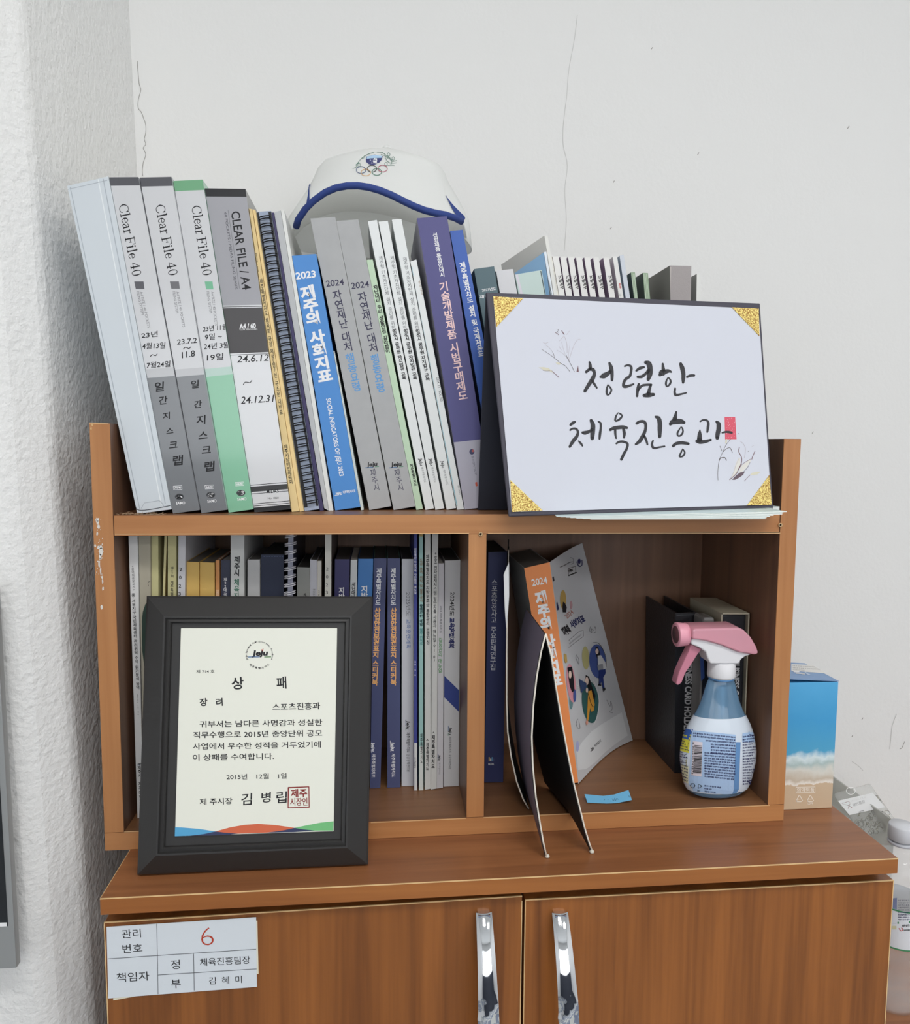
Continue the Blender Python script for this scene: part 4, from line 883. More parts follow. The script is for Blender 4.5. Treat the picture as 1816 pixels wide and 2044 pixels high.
#@@THINGS
# ------------------------------------------------------------------ panels posed from their standing edge
def pose(BLp, BRp, TLp, TRp, z0, BR3=None):
    BL, BR = atZ(*BLp, z0), (BR3 or atZ(*BRp, z0)); u = (BR-BL).normalized(); bk_ = Vector((-u.y, u.x, 0)).normalized(); w_ = (BR-BL).length
    z1 = bk_.cross(u); z1 = -z1 if z1.z < 0 else z1
    best = None
    def prj(P):
        q_ = P-CAM; return CX+F*q_.dot(RT)/q_.dot(FW), CY-F*q_.dot(UP)/q_.dot(FW)
    for ti in range(-10, 121):
        t = math.radians(ti*0.5)
        for hi in range(60, 260):
            h = hi*0.002; v = z1*math.cos(t)+bk_*math.sin(t)
            a = prj(BL+v*h); c = prj(BR+v*h); e = (a[0]-TLp[0])**2+(a[1]-TLp[1])**2+(c[0]-TRp[0])**2+(c[1]-TRp[1])**2
            if best is None or e < best[0]: best = (e, t, h, v)
    e, t, h, v = best
    print('pose', round(e, 1), round(math.degrees(t), 1), round(w_, 4), round(h, 4))
    n = u.cross(v).normalized()
    if n.dot(CAM-BL) < 0: n = -n
    pl = onplane(BL, n); TL_, TR_2 = pl(*TLp), pl(*TRp)
    def at(x, y, d=0.0):           # metres along the panel, fitted to its four corners
        s_, t_ = x/w_, y/h
        return BL.lerp(BR, s_).lerp(TL_.lerp(TR_2, s_), t_)+n*d
    return BL, u, v, n, w_, h, at

# ------------------------------------------------------------------ folding sign
ZL = ZD+0.0052
BL, u, v, n, sw, sh, PA = pose((1015.5, 1031), (1543.6, 1014.5), (970, 583), (1517, 605), ZD+0.0012, atY(1543.6, 1014.5, -0.0105))
SG = thing('folding_sign', BL+u*sw/2, 'dark folding stand-up card with white sheet, brush lettering and gold corners', 'sign')
lea = M((66, 64, 76), .55, bump=(900, .25, .0004), name='dark_leatherette'); lea2 = M((36, 38, 50), .6)
def pan(s0, t0, s1, t1, d0, d1):
    q_ = [PA(s0, t0, d0), PA(s1, t0, d0), PA(s1, t1, d0), PA(s0, t1, d0)]; return q_, n*(d1-d0)
b = MB(); q_, o_ = pan(0, 0, sw, sh, 0, -0.003); b.quadslab(q_, o_, lea); b.obj('front_panel', SG, bevel=.0012)
top = PA(0, sh)
bb_ = atZ(953.5, 1017.5, ZD+0.0005)
wb2 = (0.722-bb_.x)
br_ = bb_+Vector((wb2, 0.004, 0)); b = MB(); q_ = [top-n*.0032, PA(sw*.95, sh)-n*.0032, br_, bb_]; b.quadslab(q_, -(u.cross(bb_-top)).normalized()*0.0018, lea2); b.obj('back_panel', SG, bevel=.0008)
mp = onplane(BL+n*0.0009, n); C6 = crop(930, 560, 2.632)
def loc(x, y): r_ = mp(x, y)-BL; return r_.dot(u), r_.dot(v)
paperw = M((204, 207, 218), .6, name='sign_sheet')
cs = [loc(*C6([pt])[0]) for pt in ((142, 84), (1536, 148), (1604, 1178), (240, 1216))]
b = MB(); b.hexa([BL+u*a+v*c+n*.0003 for a, c in cs]+[BL+u*a+v*c+n*.0009 for a, c in cs], paperw); b.obj('paper_sheet', SG)
def goldm():
    m = bpy.data.materials.new('gold_brocade'); m.use_nodes = True; nt = m.node_tree; bs = nt.nodes['Principled BSDF']
    tc = nt.nodes.new('ShaderNodeTexCoord'); vo = nt.nodes.new('ShaderNodeTexNoise'); vo.inputs['Scale'].default_value = 750; vo.inputs['Detail'].default_value = 2
    r = nt.nodes.new('ShaderNodeValToRGB'); r.color_ramp.elements[0].position = .36; r.color_ramp.elements[1].position = .62
    r.color_ramp.elements[0].color = rgb((150, 104, 36)); r.color_ramp.elements[1].color = rgb((246, 226, 140))
    nt.links.new(tc.outputs['Object'], vo.inputs['Vector']); nt.links.new(vo.outputs['Fac'], r.inputs[0]); nt.links.new(r.outputs[0], bs.inputs['Base Color'])
    bs.inputs['Metallic'].default_value = .35; bs.inputs['Roughness'].default_value = .42
    bp = nt.nodes.new('ShaderNodeBump'); bp.inputs['Strength'].default_value = .9; bp.inputs['Distance'].default_value = .001
    nt.links.new(vo.outputs['Fac'], bp.inputs['Height']); nt.links.new(bp.outputs['Normal'], bs.inputs['Normal'])
    return m
gm = goldm()
for tri in ([(142, 84), (300, 94), (158, 246)], [(1536, 148), (1540, 292), (1395, 141)], [(240, 1216), (232, 1048), (402, 1208)], [(1604, 1178), (1474, 1182), (1592, 1022)]):
    t_ = [loc(*C6([pt])[0]) for pt in tri]
    b = MB(); b.prism([BL+u*a+v*c+n*.001 for a, c in t_], n*.0005, gm); b.obj('corner_mount', SG)
p = Print(mp, n, 0.00015); BR_ = M((40, 40, 46), .5)
A = crop(1150, 700, 7.264); Bc = crop(1120, 810, 10.089); Cc = crop(1290, 810, 9.558)
def st(cr, sc, *S):
    for s_ in S: p.stroke([(x, y, wd/sc) for x, y, wd in cr(s_)], BR_, None)
st(A, 7.264, [(190, 165, 26), (200, 200, 44), (203, 265, 50)], [(145, 308, 40), (190, 272, 42), (240, 275, 52), (262, 330, 46), (240, 400, 62), (190, 480, 56), (125, 585, 46)], [(222, 430, 40), (265, 490, 34), (297, 540, 26)],
   [(352, 380, 36), (400, 365, 78), (460, 330, 60), (495, 300, 50)], [(480, 180, 34), (505, 250, 60), (518, 340, 50), (518, 425, 40)], [(458, 490, 12), (445, 540, 28), (440, 600, 34), (452, 642, 24), (488, 622, 26), (508, 570, 28), (488, 530, 24), (462, 500, 20)],
   [(702, 225, 26), (750, 210, 30), (795, 235, 38), (795, 300, 38), (775, 370, 40), (720, 410, 44), (690, 460, 42), (690, 515, 48), (750, 515, 40), (830, 485, 26)],
   [(870, 290, 30), (920, 255, 44), (980, 240, 34)], [(890, 380, 36), (950, 375, 46), (1010, 330, 40), (1050, 290, 60)], [(1005, 170, 48), (1050, 190, 78), (1070, 260, 76), (1065, 340, 78), (1043, 415, 50)],
   [(905, 485, 34), (890, 560, 44), (880, 660, 34)], [(900, 570, 30), (950, 510, 36), (1020, 495, 34), (1085, 495, 36)], [(1080, 500, 36), (1060, 560, 44), (1045, 625, 60)], [(985, 650, 52), (1050, 645, 66), (1120, 635, 44)],
   [(1253, 190, 30), (1258, 240, 44), (1265, 300, 60)], [(1215, 350, 50), (1240, 325, 92), (1290, 305, 70), (1340, 295, 50), (1378, 310, 24)], [(1330, 385, 12), (1305, 440, 28), (1300, 490, 30), (1318, 520, 22), (1355, 485, 30), (1368, 440, 28), (1345, 400, 22), (1330, 388, 14)],
   [(1512, 190, 44), (1535, 250, 66), (1552, 340, 60), (1550, 410, 54), (1548, 462, 36)], [(1605, 382, 32), (1650, 362, 38), (1708, 360, 34)], [(1432, 550, 30), (1425, 600, 36), (1440, 640, 40), (1500, 635, 30), (1592, 612, 22)])
st(Bc, 10.089, [(185, 385, 46), (230, 350, 66), (275, 325, 44)], [(180, 490, 38), (230, 460, 40), (300, 465, 44), (335, 530, 50), (310, 620, 66), (240, 710, 74), (170, 825, 50)], [(350, 712, 30), (395, 760, 46), (428, 810, 30)],
   [(430, 540, 52), (480, 545, 78), (560, 520, 60), (620, 480, 60)], [(600, 295, 62), (635, 380, 92), (635, 480, 98), (628, 580, 90), (622, 660, 72)], [(745, 320, 30), (790, 350, 44), (795, 450, 46), (780, 560, 54), (770, 665, 42)],
   [(1145, 140, 16), (1105, 205, 36), (1085, 285, 40), (1115, 305, 38), (1180, 265, 44), (1225, 205, 34), (1190, 165, 34), (1148, 142, 18)], [(985, 485, 54), (1060, 450, 70), (1160, 435, 76), (1260, 430, 70), (1320, 445, 50)], [(1085, 490, 50), (1090, 580, 46), (1105, 655, 30)], [(1255, 480, 60), (1270, 560, 62), (1262, 640, 42)],
   [(1110, 760, 38), (1170, 725, 46), (1260, 725, 50), (1335, 770, 50), (1315, 870, 52), (1260, 970, 58), (1210, 1080, 58)], [(1520, 355, 56), (1580, 320, 56), (1660, 320, 62), (1700, 380, 62), (1690, 500, 60), (1640, 610, 74), (1580, 710, 76), (1500, 775, 44)], [(1670, 610, 50), (1710, 690, 50), (1735, 780, 36)])
st(Cc, 9.558, [(175, 210, 44), (230, 240, 80), (255, 330, 90), (255, 450, 86), (252, 590, 62)], [(125, 665, 32), (105, 730, 44), (120, 790, 50), (170, 808, 44), (250, 790, 34), (345, 775, 34)],
   [(568, 120, 36), (555, 180, 60), (540, 250, 90)], [(455, 350, 60), (500, 310, 100), (580, 300, 104), (660, 300, 92), (715, 320, 60)], [(658, 400, 12), (625, 455, 30), (590, 530, 36), (610, 575, 32), (660, 560, 36), (695, 500, 34), (685, 430, 30), (660, 402, 16)],
   [(510, 765, 56), (570, 720, 60), (660, 705, 62), (750, 715, 56), (800, 725, 48)], [(688, 820, 12), (665, 880, 30), (632, 955, 36), (650, 975, 32), (700, 955, 36), (730, 895, 32), (705, 845, 28), (688, 822, 14)],
   [(1025, 300, 30), (1080, 272, 34), (1150, 280, 40), (1180, 330, 50), (1172, 420, 54), (1160, 500, 38)], [(1020, 460, 20), (1015, 540, 74), (1012, 650, 100)], [(960, 675, 60), (1020, 690, 78), (1130, 680, 64), (1225, 650, 44)],
   [(1335, 305, 44), (1375, 350, 84), (1375, 450, 86), (1355, 550, 84), (1350, 615, 70)], [(1445, 515, 30), (1510, 500, 40), (1570, 502, 46), (1625, 515, 44)])
# red seal and the pencil-fine flowers
p.poly(Cc([(1490, 212), (1692, 212), (1718, 638), (1500, 640)]), M((210, 84, 104), .55), .4)
for i in range(46): x, y = rnd.uniform(1510, 1690), rnd.uniform(225, 620); p.ellipse(*Cc([(x, y)])[0], rnd.uniform(.25, .6), rnd.uniform(.25, .7), WHT, .7, 6)
D6 = crop(1050, 630, 12.107); E7 = crop(1400, 820, 9.294); f1 = M((96, 88, 88), .7); f2 = M((188, 182, 190), .7); f3 = M((208, 204, 184), .7); f4 = M((120, 92, 100), .7)
for a, m_, w_ in ([[(1165, 1360), (1100, 1220), (1030, 1090)], f1, .8], [[(1060, 1355), (940, 1210), (850, 1160), (690, 1030)], f1, .8], [[(690, 1030), (540, 920), (370, 810)], f1, .6], [[(690, 1020), (640, 880), (560, 780), (460, 700)], f2, .7],
                  [[(1030, 1090), (965, 960)], f1, .9], [[(1030, 1080), (1025, 900), (1060, 700)], f2, .6], [[(1035, 1080), (1080, 930), (1130, 780), (1190, 650), (1260, 575), (1310, 575)], f2, .8], [[(1015, 1060), (900, 930), (740, 830)], f2, .5], [[(990, 900), (985, 720), (960, 600), (910, 505), (800, 615)], f2, .8],
                  [[(850, 830), (790, 740)], f2, .6], [[(940, 940), (900, 800), (850, 640)], f2, .5], [[(410, 650), (470, 670), (530, 640)], f2, 1.0], [[(770, 340), (780, 360)], f1, 1.4], [[(700, 410), (760, 440), (785, 470)], f4, 1.1], [[(860, 370), (885, 410), (915, 455)], f4, 1.7], [[(1045, 370), (975, 465)], f2, .8], [[(750, 375), (770, 410)], f1, .9], [[(640, 880), (690, 1020)], f1, .9]):
    p.stroke(D6(a), m_, w_)
p.fan(D6([(300, 1250), (420, 1245), (540, 1270), (620, 1330), (660, 1390), (560, 1340), (450, 1335), (380, 1290)]), f3, 1); p.stroke(D6([(610, 1330), (700, 1410), (795, 1495)]), f4, 1.1); p.stroke(D6([(400, 1320), (480, 1335), (580, 1330)]), f4, .7)
p.fan(D6([(710, 1130), (780, 1130), (845, 1165), (800, 1190), (740, 1170)]), f3, 1); p.fan(D6([(1215, 1360), (1255, 1200), (1270, 1360)]), f4, 1)
for a, m_, w_ in ([[(305, 1290), (300, 1150), (320, 950), (350, 860), (390, 770), (450, 640), (540, 520)], f1, .8], [[(390, 770), (460, 705), (530, 690), (570, 780)], f1, 1.0], [[(375, 750), (340, 650)], f1, .9], [[(330, 920), (350, 880), (430, 870), (460, 920)], f1, 1.6],
                  [[(700, 680), (690, 760), (740, 860), (740, 960), (700, 1050), (640, 1170), (520, 1280)], f4, 1.4], [[(710, 560), (780, 620), (815, 720), (790, 880)], f2, .9], [[(990, 750), (950, 840), (930, 900)], f4, 1.4], [[(910, 895), (800, 960), (730, 1020), (640, 1180)], f4, .8], [[(900, 950), (860, 1040), (800, 1110), (760, 1150)], f1, .7],
                  [[(700, 880), (640, 1000), (590, 1150), (520, 1275)], f2, .8], [[(860, 755), (880, 745)], f1, 1.0], [[(970, 640), (930, 665)], f2, .7], [[(790, 1305), (900, 1190)], f4, .9], [[(690, 430), (680, 415)], f1, .8]):
    p.stroke(E7(a), m_, w_)
p.fan(E7([(560, 1280), (650, 1190), (720, 1140), (800, 1130), (770, 1190), (700, 1240), (620, 1282)]), M((104, 88, 98), .7), 1); p.fan(E7([(690, 870), (715, 880), (720, 1000), (650, 1150), (560, 1250), (600, 1090), (640, 960)]), M((214, 212, 206), .7), .5)
p.fan(E7([(900, 900), (910, 930), (850, 1030), (770, 1120), (690, 1150), (730, 1030), (820, 960)]), M((214, 212, 206), .7), .5); p.fan(E7([(890, 1200), (930, 1150), (1010, 1130), (1095, 1130), (1040, 1180), (960, 1190)]), f3, .5); p.fan(E7([(435, 600), (445, 530), (475, 520), (470, 580), (450, 612)]), f3, 1)
p.obj('brush_lettering', SG)

# ------------------------------------------------------------------ leaflets under the sign
mint = M((206, 220, 216), .5, mott=(30, (176, 196, 200)), name='pale_mint_leaflet'); pe = M((244, 247, 244), .6)
tips = [(1112, 1570, 1023.5), (1120, 1563, 1028), (1131, 1561, 1031.5), (1140, 1544, 1034.5), (1152, 1537, 1037.5), (1165, 1530, 1040), (1180, 1528, 1042.5)]
for i, (xl, xr, y) in enumerate(reversed(tips)):
    zz = lambda x_: ZD+.0002+i*(.0003+.00085*(x_-.455)/.29); Yf = -0.0625+0.0014*i
    xa = atY(xl, 1030, Yf).x; xb = atY(xr, 1030, Yf).x
    xl0 = xa
    b = MB(); e1 = .0006; F_ = [(xa, Yf+.002), (xb, Yf), (min(xb, .7465)-.002, -0.0012), (.7255, -.0006), (.7255, .012), (.708, .012), (.706, -.020), (xa+.004, -.020)]
    th_ = lambda x_: .0002+.00070*max(0, x_-.455)/.29; n_ = len(F_)
    for m_, lo_, hi_ in ((pe, 0, .85), (mint, .86, 1.0)):
        A_ = [Vector((x_, y_, zz(x_)+th_(x_)*lo_)) for x_, y_ in F_]; B_ = [Vector((x_, y_, zz(x_)+th_(x_)*hi_)) for x_, y_ in F_]
        b.add(A_+B_, [tuple(range(n_))[::-1], tuple(range(n_, 2*n_))]+[(k, (k+1) % n_, n_+(k+1) % n_, n_+k) for k in range(n_)], m_)
    o = b.obj('leaflet', origin=(xa, Yf, ZD))
    tag(o, ['lowest', 'second from bottom', 'third from bottom', 'middle', 'third from top', 'second from top', 'uppermost'][i]+' pale mint leaflet in the fanned stack under the folding sign', 'leaflet', 'mint leaflets under the sign')

# ------------------------------------------------------------------ award plaque
BL, u, v, n, pw, ph, PA = pose((278.4, 1741.5), (734.5, 1720.8), (297, 1190), (743.8, 1190.8), 0.0008)
PQ = thing('award_plaque', BL+u*pw/2, 'dark grey framed award plaque with cream certificate leaning on the bookshelf', 'plaque')
fr = M((46, 45, 45), .40, name='dark_grey_frame_lacquer')
prof = [(0.0, -0.004), (0.0, 0.003), (0.0018, 0.0045), (0.0205, 0.0155), (0.0222, 0.0155), (0.0232, 0.0128), (0.0262, 0.0135), (0.0272, 0.0122), (0.0278, 0.0092), (0.043, 0.0092), (0.043, -0.004)]
cor = [(0, 0, 1, 1), (pw, 0, -1, 1), (pw, ph, -1, -1), (0, ph, 1, -1)]
for k in range(4):
    a, c = cor[k], cor[(k+1) % 4]; b = MB()
    vs = []
    for (cx_, cy_, sx_, sy_) in (a, c):
        for d_, h_ in prof: vs.append(PA(cx_+sx_*d_, cy_+sy_*d_, h_+0.004))
    N = len(prof); fs = [(i, (i+1) % N, N+(i+1) % N, N+i) for i in range(N)]+[tuple(range(N-1, -1, -1)), tuple(range(N, 2*N))]
    b.add(vs, fs, fr); b.obj('frame_rail', PQ)
b = MB(); q_ = [PA(.02, .02, .001), PA(pw-.02, .02, .001), PA(pw-.02, ph-.02, .001), PA(.02, ph-.02, .001)]
b.quadslab(q_, n*.009, fr); b.obj('backing_board', PQ)
mp = onplane(BL+n*0.0155, n)
def lc(x, y): r_ = mp(x, y)-BL; return r_.dot(u), r_.dot(v)
cs = [lc(*pt) for pt in ((360.7, 1254), (672.9, 1254), (665.8, 1659.6), (348.8, 1669.5))]
b = MB(); b.hexa([BL+u*a+v*c+n*.0101 for a, c in cs]+[BL+u*a+v*c+n*.0155 for a, c in cs], M((228, 229, 218), .35, name='cream_plate')); b.obj('certificate', PQ, bevel=.0006)
p = Print(mp, n, 0.00015); C3 = crop(260, 1180, 3.524)
def pr(t, x0, y0, x1, y1, h, bold=.008): p.run(t, *C3([(x0, y0), (x1, y1)]), h/3.524, INK, bold)
pr('상', 712, 650, 798, 645, 88, .02); pr('패', 1028, 645, 1098, 642, 86, .02); pr('제 714 호', 465, 566, 592, 564, 24); pr('장', 487, 782, 543, 779, 56, .02); pr('려', 603, 781, 650, 778, 56, .02); pr('스포츠진흥과', 1000, 815, 1335, 806, 50, .012)
pr('귀부서는 남다른 사명감과 성실한', 487, 936, 1350, 922, 46, .012); pr('직무수행으로 2015년 중앙단위 공모', 443, 1012, 1350, 998, 46, .012); pr('사업에서 우수한 성적을 거두었기에', 440, 1092, 1340, 1078, 46, .012); pr('이 상패를 수여합니다.', 440, 1170, 1010, 1160, 46, .012)
pr('2015년', 677, 1307, 822, 1304, 40); pr('12월', 887, 1303, 975, 1301, 40); pr('1일', 1040, 1301, 1100, 1299, 40); pr('제 주시장', 488, 1482, 718, 1475, 46, .012)
for ch, x, y, s_ in (('김', 818, 1463, 84), ('병', 955, 1450, 74), ('립', 1064, 1450, 82)): p.run(ch, *C3([(x-s_*.45, y+3), (x+s_*.45, y-3)]), s_/3.524, INK, .012, .12)
sr = M((132, 30, 28), .6)
p.stroke(C3([(1112, 1382), (1256, 1376), (1258, 1520), (1110, 1524), (1112, 1382)]), sr, 2.6, False); p.run('제주', *C3([(1128, 1422), (1244, 1418)]), 17, sr, .02); p.run('시장인', *C3([(1124, 1482), (1246, 1480)]), 16, sr, .015)
wb1, wr1, wg1, wn1 = M((82, 160, 204), .45), M((206, 100, 66), .45), M((112, 186, 122), .45), M((48, 56, 92), .45)
p.poly(C3([(315, 1660), (360, 1662), (480, 1672), (600, 1690), (520, 1708), (420, 1720), (313, 1724)]), wb1, .6); p.fan(C3([(600, 1690), (700, 1662), (800, 1644), (900, 1637), (1020, 1645), (1155, 1665), (1080, 1682), (960, 1698), (760, 1705), (660, 1698)]), wr1, .6)
p.poly(C3([(1155, 1665), (1250, 1645), (1340, 1628), (1430, 1618), (1427, 1684), (1300, 1684), (1220, 1676)]), wg1, .6); p.poly(C3([(420, 1720), (520, 1708), (600, 1690), (660, 1698), (760, 1705), (700, 1712), (560, 1718)]), wn1, .5); p.poly(C3([(1155, 1665), (1220, 1676), (1300, 1684), (1150, 1695), (960, 1699), (1080, 1682)]), wn1, .5)
p.run('Jeju', *C3([(857, 436), (968, 433)]), 10, INK, .045, .2)
p.stroke(C3([(830, 463), (908, 462)]), M((66, 108, 158), .5), 1.8, False); p.stroke(C3([(945, 463), (988, 462)]), M((84, 132, 74), .5), 1.8, False); p.stroke(C3([(924, 412), (928, 420), (934, 406)]), M((200, 70, 50), .5), 1.6, False)
cx_, cy_ = C3([(908, 448)])[0]
def arc(t, a0, a1, R_, h, flip):
    for i, ch in enumerate(t):
        if ch == ' ': continue
        a = math.radians(a0+(a1-a0)*(i+.5)/len(t)); X, Y = cx_+R_*math.cos(a), cy_-R_*math.sin(a)
        tx, ty = (math.sin(a), math.cos(a)) if not flip else (-math.sin(a), -math.cos(a))
        w__ = h*(.34 if not hangul(ch) else .5); p.run(ch, (X-tx*w__, Y-ty*w__), (X+tx*w__, Y+ty*w__), h, INK, .02)
arc('Jeju Special Self-Governing Province', 205, -22, 26.5, 3.2, False); arc('제주특별자치도', 222, 318, 26.5, 4.6, True)
p.obj('printed_text', PQ)
# kickstand behind the plaque so that it stands by itself
b = MB(); m0 = BL+u*pw/2+v*ph*.45; ft = BL+u*pw/2+Vector((-u.y, u.x, 0))*0.0405; ft.z = 0.0006
b.hexa([m0-u*.02, m0+u*.02, ft+u*.03, ft-u*.03, m0-u*.02-n*.002, m0+u*.02-n*.002, ft+u*.03+Vector((0, .002, 0)), ft-u*.03+Vector((0, .002, 0))], fr); b.obj('kickstand', PQ)

# ------------------------------------------------------------------ black folding case (tent) poking out of the right compartment
def case_sheet(name, parent, edge_px, Yf, Yb, lean, m_out, m_in, zlift=None, thick=0.0016, white=True):
    """curved board: its front edge follows a curve, the board runs back from it"""
    fr_ = [atY(x, y, Yf if not callable(Yf) else Yf(i/(len(edge_px)-1.0))) for i, (x, y) in enumerate(edge_px)]
    rows_ = [[], [], [], []]
    for i, a in enumerate(fr_):
        t = i/(len(fr_)-1.0)
        cols = [a.y]+([-0.0016] if a.y < -.002 else [a.y+.03])+[.045, Yb(t)]; cols[3] = max(cols[3], cols[2]+.004)
        for k in range(4):
            Yk = cols[k]; z_ = a.z
            if k > 0: z_ = max(z_, TB+.0016+.0004*(len(fr_)-1-i))
            rows_[k].append(Vector((a.x+lean(t)*(Yk-a.y), Yk, z_)))
    b = MB(); b.grid(rows_, m_out, thick=thick, m2=m_in); o = b.obj(name, parent)
    if white:
        b = MB(); b.tube([a+Vector((0, -.0003, 0)) for a in fr_], 0.0009, M((228, 222, 210), .6), 6); b.obj('edge_binding', parent)
    return fr_
blko = M((110, 104, 122), .6, bump=(900, .2, .0004)); blki = M((20, 20, 22), .7)
CS = thing('folding_case', atZ(1137, 1707, 0.0), 'dark folding case standing open like a tent, white edges, in front of the orange book', 'case')
left = [(1089, 1265), (1080, 1300), (1071, 1350), (1064, 1410), (1061, 1470), (1063, 1530), (1069, 1590), (1077, 1640), (1084, 1680), (1091, 1711)]
right = [(1089, 1265), (1100, 1310), (1110, 1375), (1121, 1440), (1133, 1505), (1144, 1560), (1155, 1605), (1166, 1650), (1175, 1680), (1182, 1700)]
bY = lambda t: 0.10 if t < .62 else 0.10-(t-.62)*0.30
case_sheet('left_panel', CS, left, lambda t: -0.054, lambda t: .060, lambda t: .03, blki, blko)
case_sheet('right_panel', CS, right, lambda t: -0.054+.007*t, lambda t: .060, lambda t: .03-.19*min(1, t*2.2), blki, blki)
b = MB(); gl = M((206, 202, 190), .6)
for (x, y) in ((1092, 1709), (1181, 1700)):
    c = atZ(x, y, 0.0016); b.lathe([(0.0003, -.0014), (.0022, -.0010), (.0026, .0002), (.0016, .0018), (.0002, .0022)], c, gl, 12)
b.obj('glue_blob', CS)
FD = thing('folder', atZ(1053, 1615, B1), 'black curved folder with a thin white edge right of the navy book', 'folder')
case_sheet('panel', FD, [(1014, 1098), (1012, 1180), (1011, 1300), (1011, 1400), (1013, 1460), (1020, 1510), (1031, 1560), (1044, 1595), (1055, 1614)], lambda t: 0.012+.06*(1-t)**3, lambda t: 0.17-.13*t, lambda t: .18 if t < .9 else .10, blki, blki, thick=.001)
b = MB(); pgp = [(1005, 1147), (1013, 1128), (1016, 1122), (1016, 1190), (1013, 1235), (1010, 1255), (1007, 1210)]
b.prism([atY(x, y, .008+.001*(i % 2)) for i, (x, y) in enumerate(pgp)], (0, .0005, 0), M((206, 208, 210), .6)); b.obj('page_corner', FD)
#@@THINGS2
# ------------------------------------------------------------------ cap on top of the books
CP = thing('cap', atY(757, 470, .2), 'white sports cap with blue brim trim and crest resting on the books', 'cap')
capw = M((246, 247, 246), .85, bump=(600, .3, .0006), name='white_cap_cloth'); capb = M((46, 66, 130), .75, bump=(900, .3, .0005), name='blue_trim')
sc_ = (0.20-CAM.y)/F
cz_ = lambda y: atY(760, y, .2).z; cxx = atY(757, 400, .2).x
prof = [(182, 496), (180, 470), (172, 440), (158, 412), (143, 385), (130, 362), (121, 343), (108, 327), (86, 317), (60, 308), (30, 300), (8, 296)]
NS = 48; rows = []
for r_, y_ in prof:
    row = []
    for k in range(NS+1):
        th = 2*math.pi*k/NS; fz = max(0, -math.sin(th))          # 1 at the front
        z = cz_(y_); low = max(0, (y_-400)/96.0)
        z += fz**2*low*0.048; rr = r_*sc_
        wr = 1+0.015*math.sin(5*th+y_*.05)+0.01*math.sin(9*th-y_*.03)
        row.append(Vector((cxx+rr*math.cos(th)*wr+(496-y_)*sc_*.04, 0.20+rr*0.44*math.sin(th)*wr+(0.0), z)))
    rows.append(row)
b = MB(); b.grid(rows, capw, thick=0.0016)
crown = b.obj('crown', CP)
bt = rows[-1][0]; b = MB(); b.lathe([(.0002, .004), (.004, .003), (.006, 0.001), (.0065, -.001)], (bt.x-.0005, .2, bt.z), capw, 14, cap=False); b.obj('button', CP)
cbv = BVHTree.FromPolygons([tuple(v_) for r_ in rows for v_ in r_], [(i*(NS+1)+j, i*(NS+1)+j+1, (i+1)*(NS+1)+j+1, (i+1)*(NS+1)+j) for i in range(len(rows)-1) for j in range(NS)])
C5 = crop(560, 280, 4.54)
edge = C5([(140, 785), (160, 718), (225, 622), (300, 548), (400, 476), (500, 432), (600, 413), (700, 411), (800, 426), (900, 455), (1000, 495), (1100, 545), (1200, 594), (1300, 634), (1400, 660), (1500, 678), (1580, 705), (1640, 738)])
NE = len(edge); rows = []
E3 = []
for i, (x, y) in enumerate(edge):
    t = i/(NE-1.0); Y = 0.046+0.036*abs(2*t-1)**2.2
    E3.append(atY(x, y, Y))
rim = []
for i in range(NE):
    t = i/(NE-1.0); th = math.radians(200+140*t)
    fz = max(0, -math.sin(th)); rr = 178*sc_
    rim.append(Vector((cxx+rr*math.cos(th), 0.20+rr*.44*math.sin(th), 0)))
for i in range(NE): rim[i].z = E3[i].z*0.82+(cz_(470)+.03)*0.18+0.002
R4 = [[E3[i].lerp(rim[i], s_)+Vector((0, 0, 0.006*math.sin(math.pi*s_))) for i in range(NE)] for s_ in (0, .15, .35, .55, .75, .9, 1)]
b = MB(); b.grid(R4, capw, thick=0.0022, m2=capw); br = b.obj('brim', CP)
b = MB(); b.tube(E3, [0.0038]*NE, capb, 8)
b.obj('brim_piping', br)
p = Print(None, onmesh(cbv, lambda x, y: atY(x, y, .12)), 0.0012)
p.stroke([(272/4.54+560, 372/4.54+280, .4), (617.6, 379, 1.8), (616.6, 395, 4), (615.8, 408, 7)], capb); p.stroke([(888.6, 391, .4), (897, 405, 3), (905, 417, 7), (914, 428, 10), (921, 436, 12)], capb)
p.obj('side_dart', crown)
p = Print(None, onmesh(cbv, lambda x, y: atY(x, y, .12)), 0.0003); G = crop(680, 280, 12.971)
sb = M((56, 60, 112), .6); sk = M((170, 200, 228), .6); lg = M((70, 116, 100), .6)
p.fan(G([(665, 425), (780, 400), (885, 375), (990, 400), (1088, 412), (1060, 510), (1000, 580), (900, 625), (820, 652), (720, 620), (650, 560), (648, 490)]), sb, 1); p.poly(G([(675, 430), (885, 385), (1075, 418), (1055, 465), (870, 470), (672, 490)]), sk, 2)
p.run('Jeju', *G([(800, 440), (970, 438)]), 3.4, INK, .05); p.run('體', *G([(755, 545), (945, 540)]), 8, WHT, .03)
for cx__, cy__, c in ((528, 775, (60, 80, 120)), (808, 742, (40, 40, 44)), (1085, 738, (170, 80, 100)), (650, 840, (210, 170, 120)), (935, 825, (70, 120, 100))):
    p.ring(*G([(cx__, cy__)])[0], 122/12.97, 88/12.97, 1.25, M(c, .6), k=2)
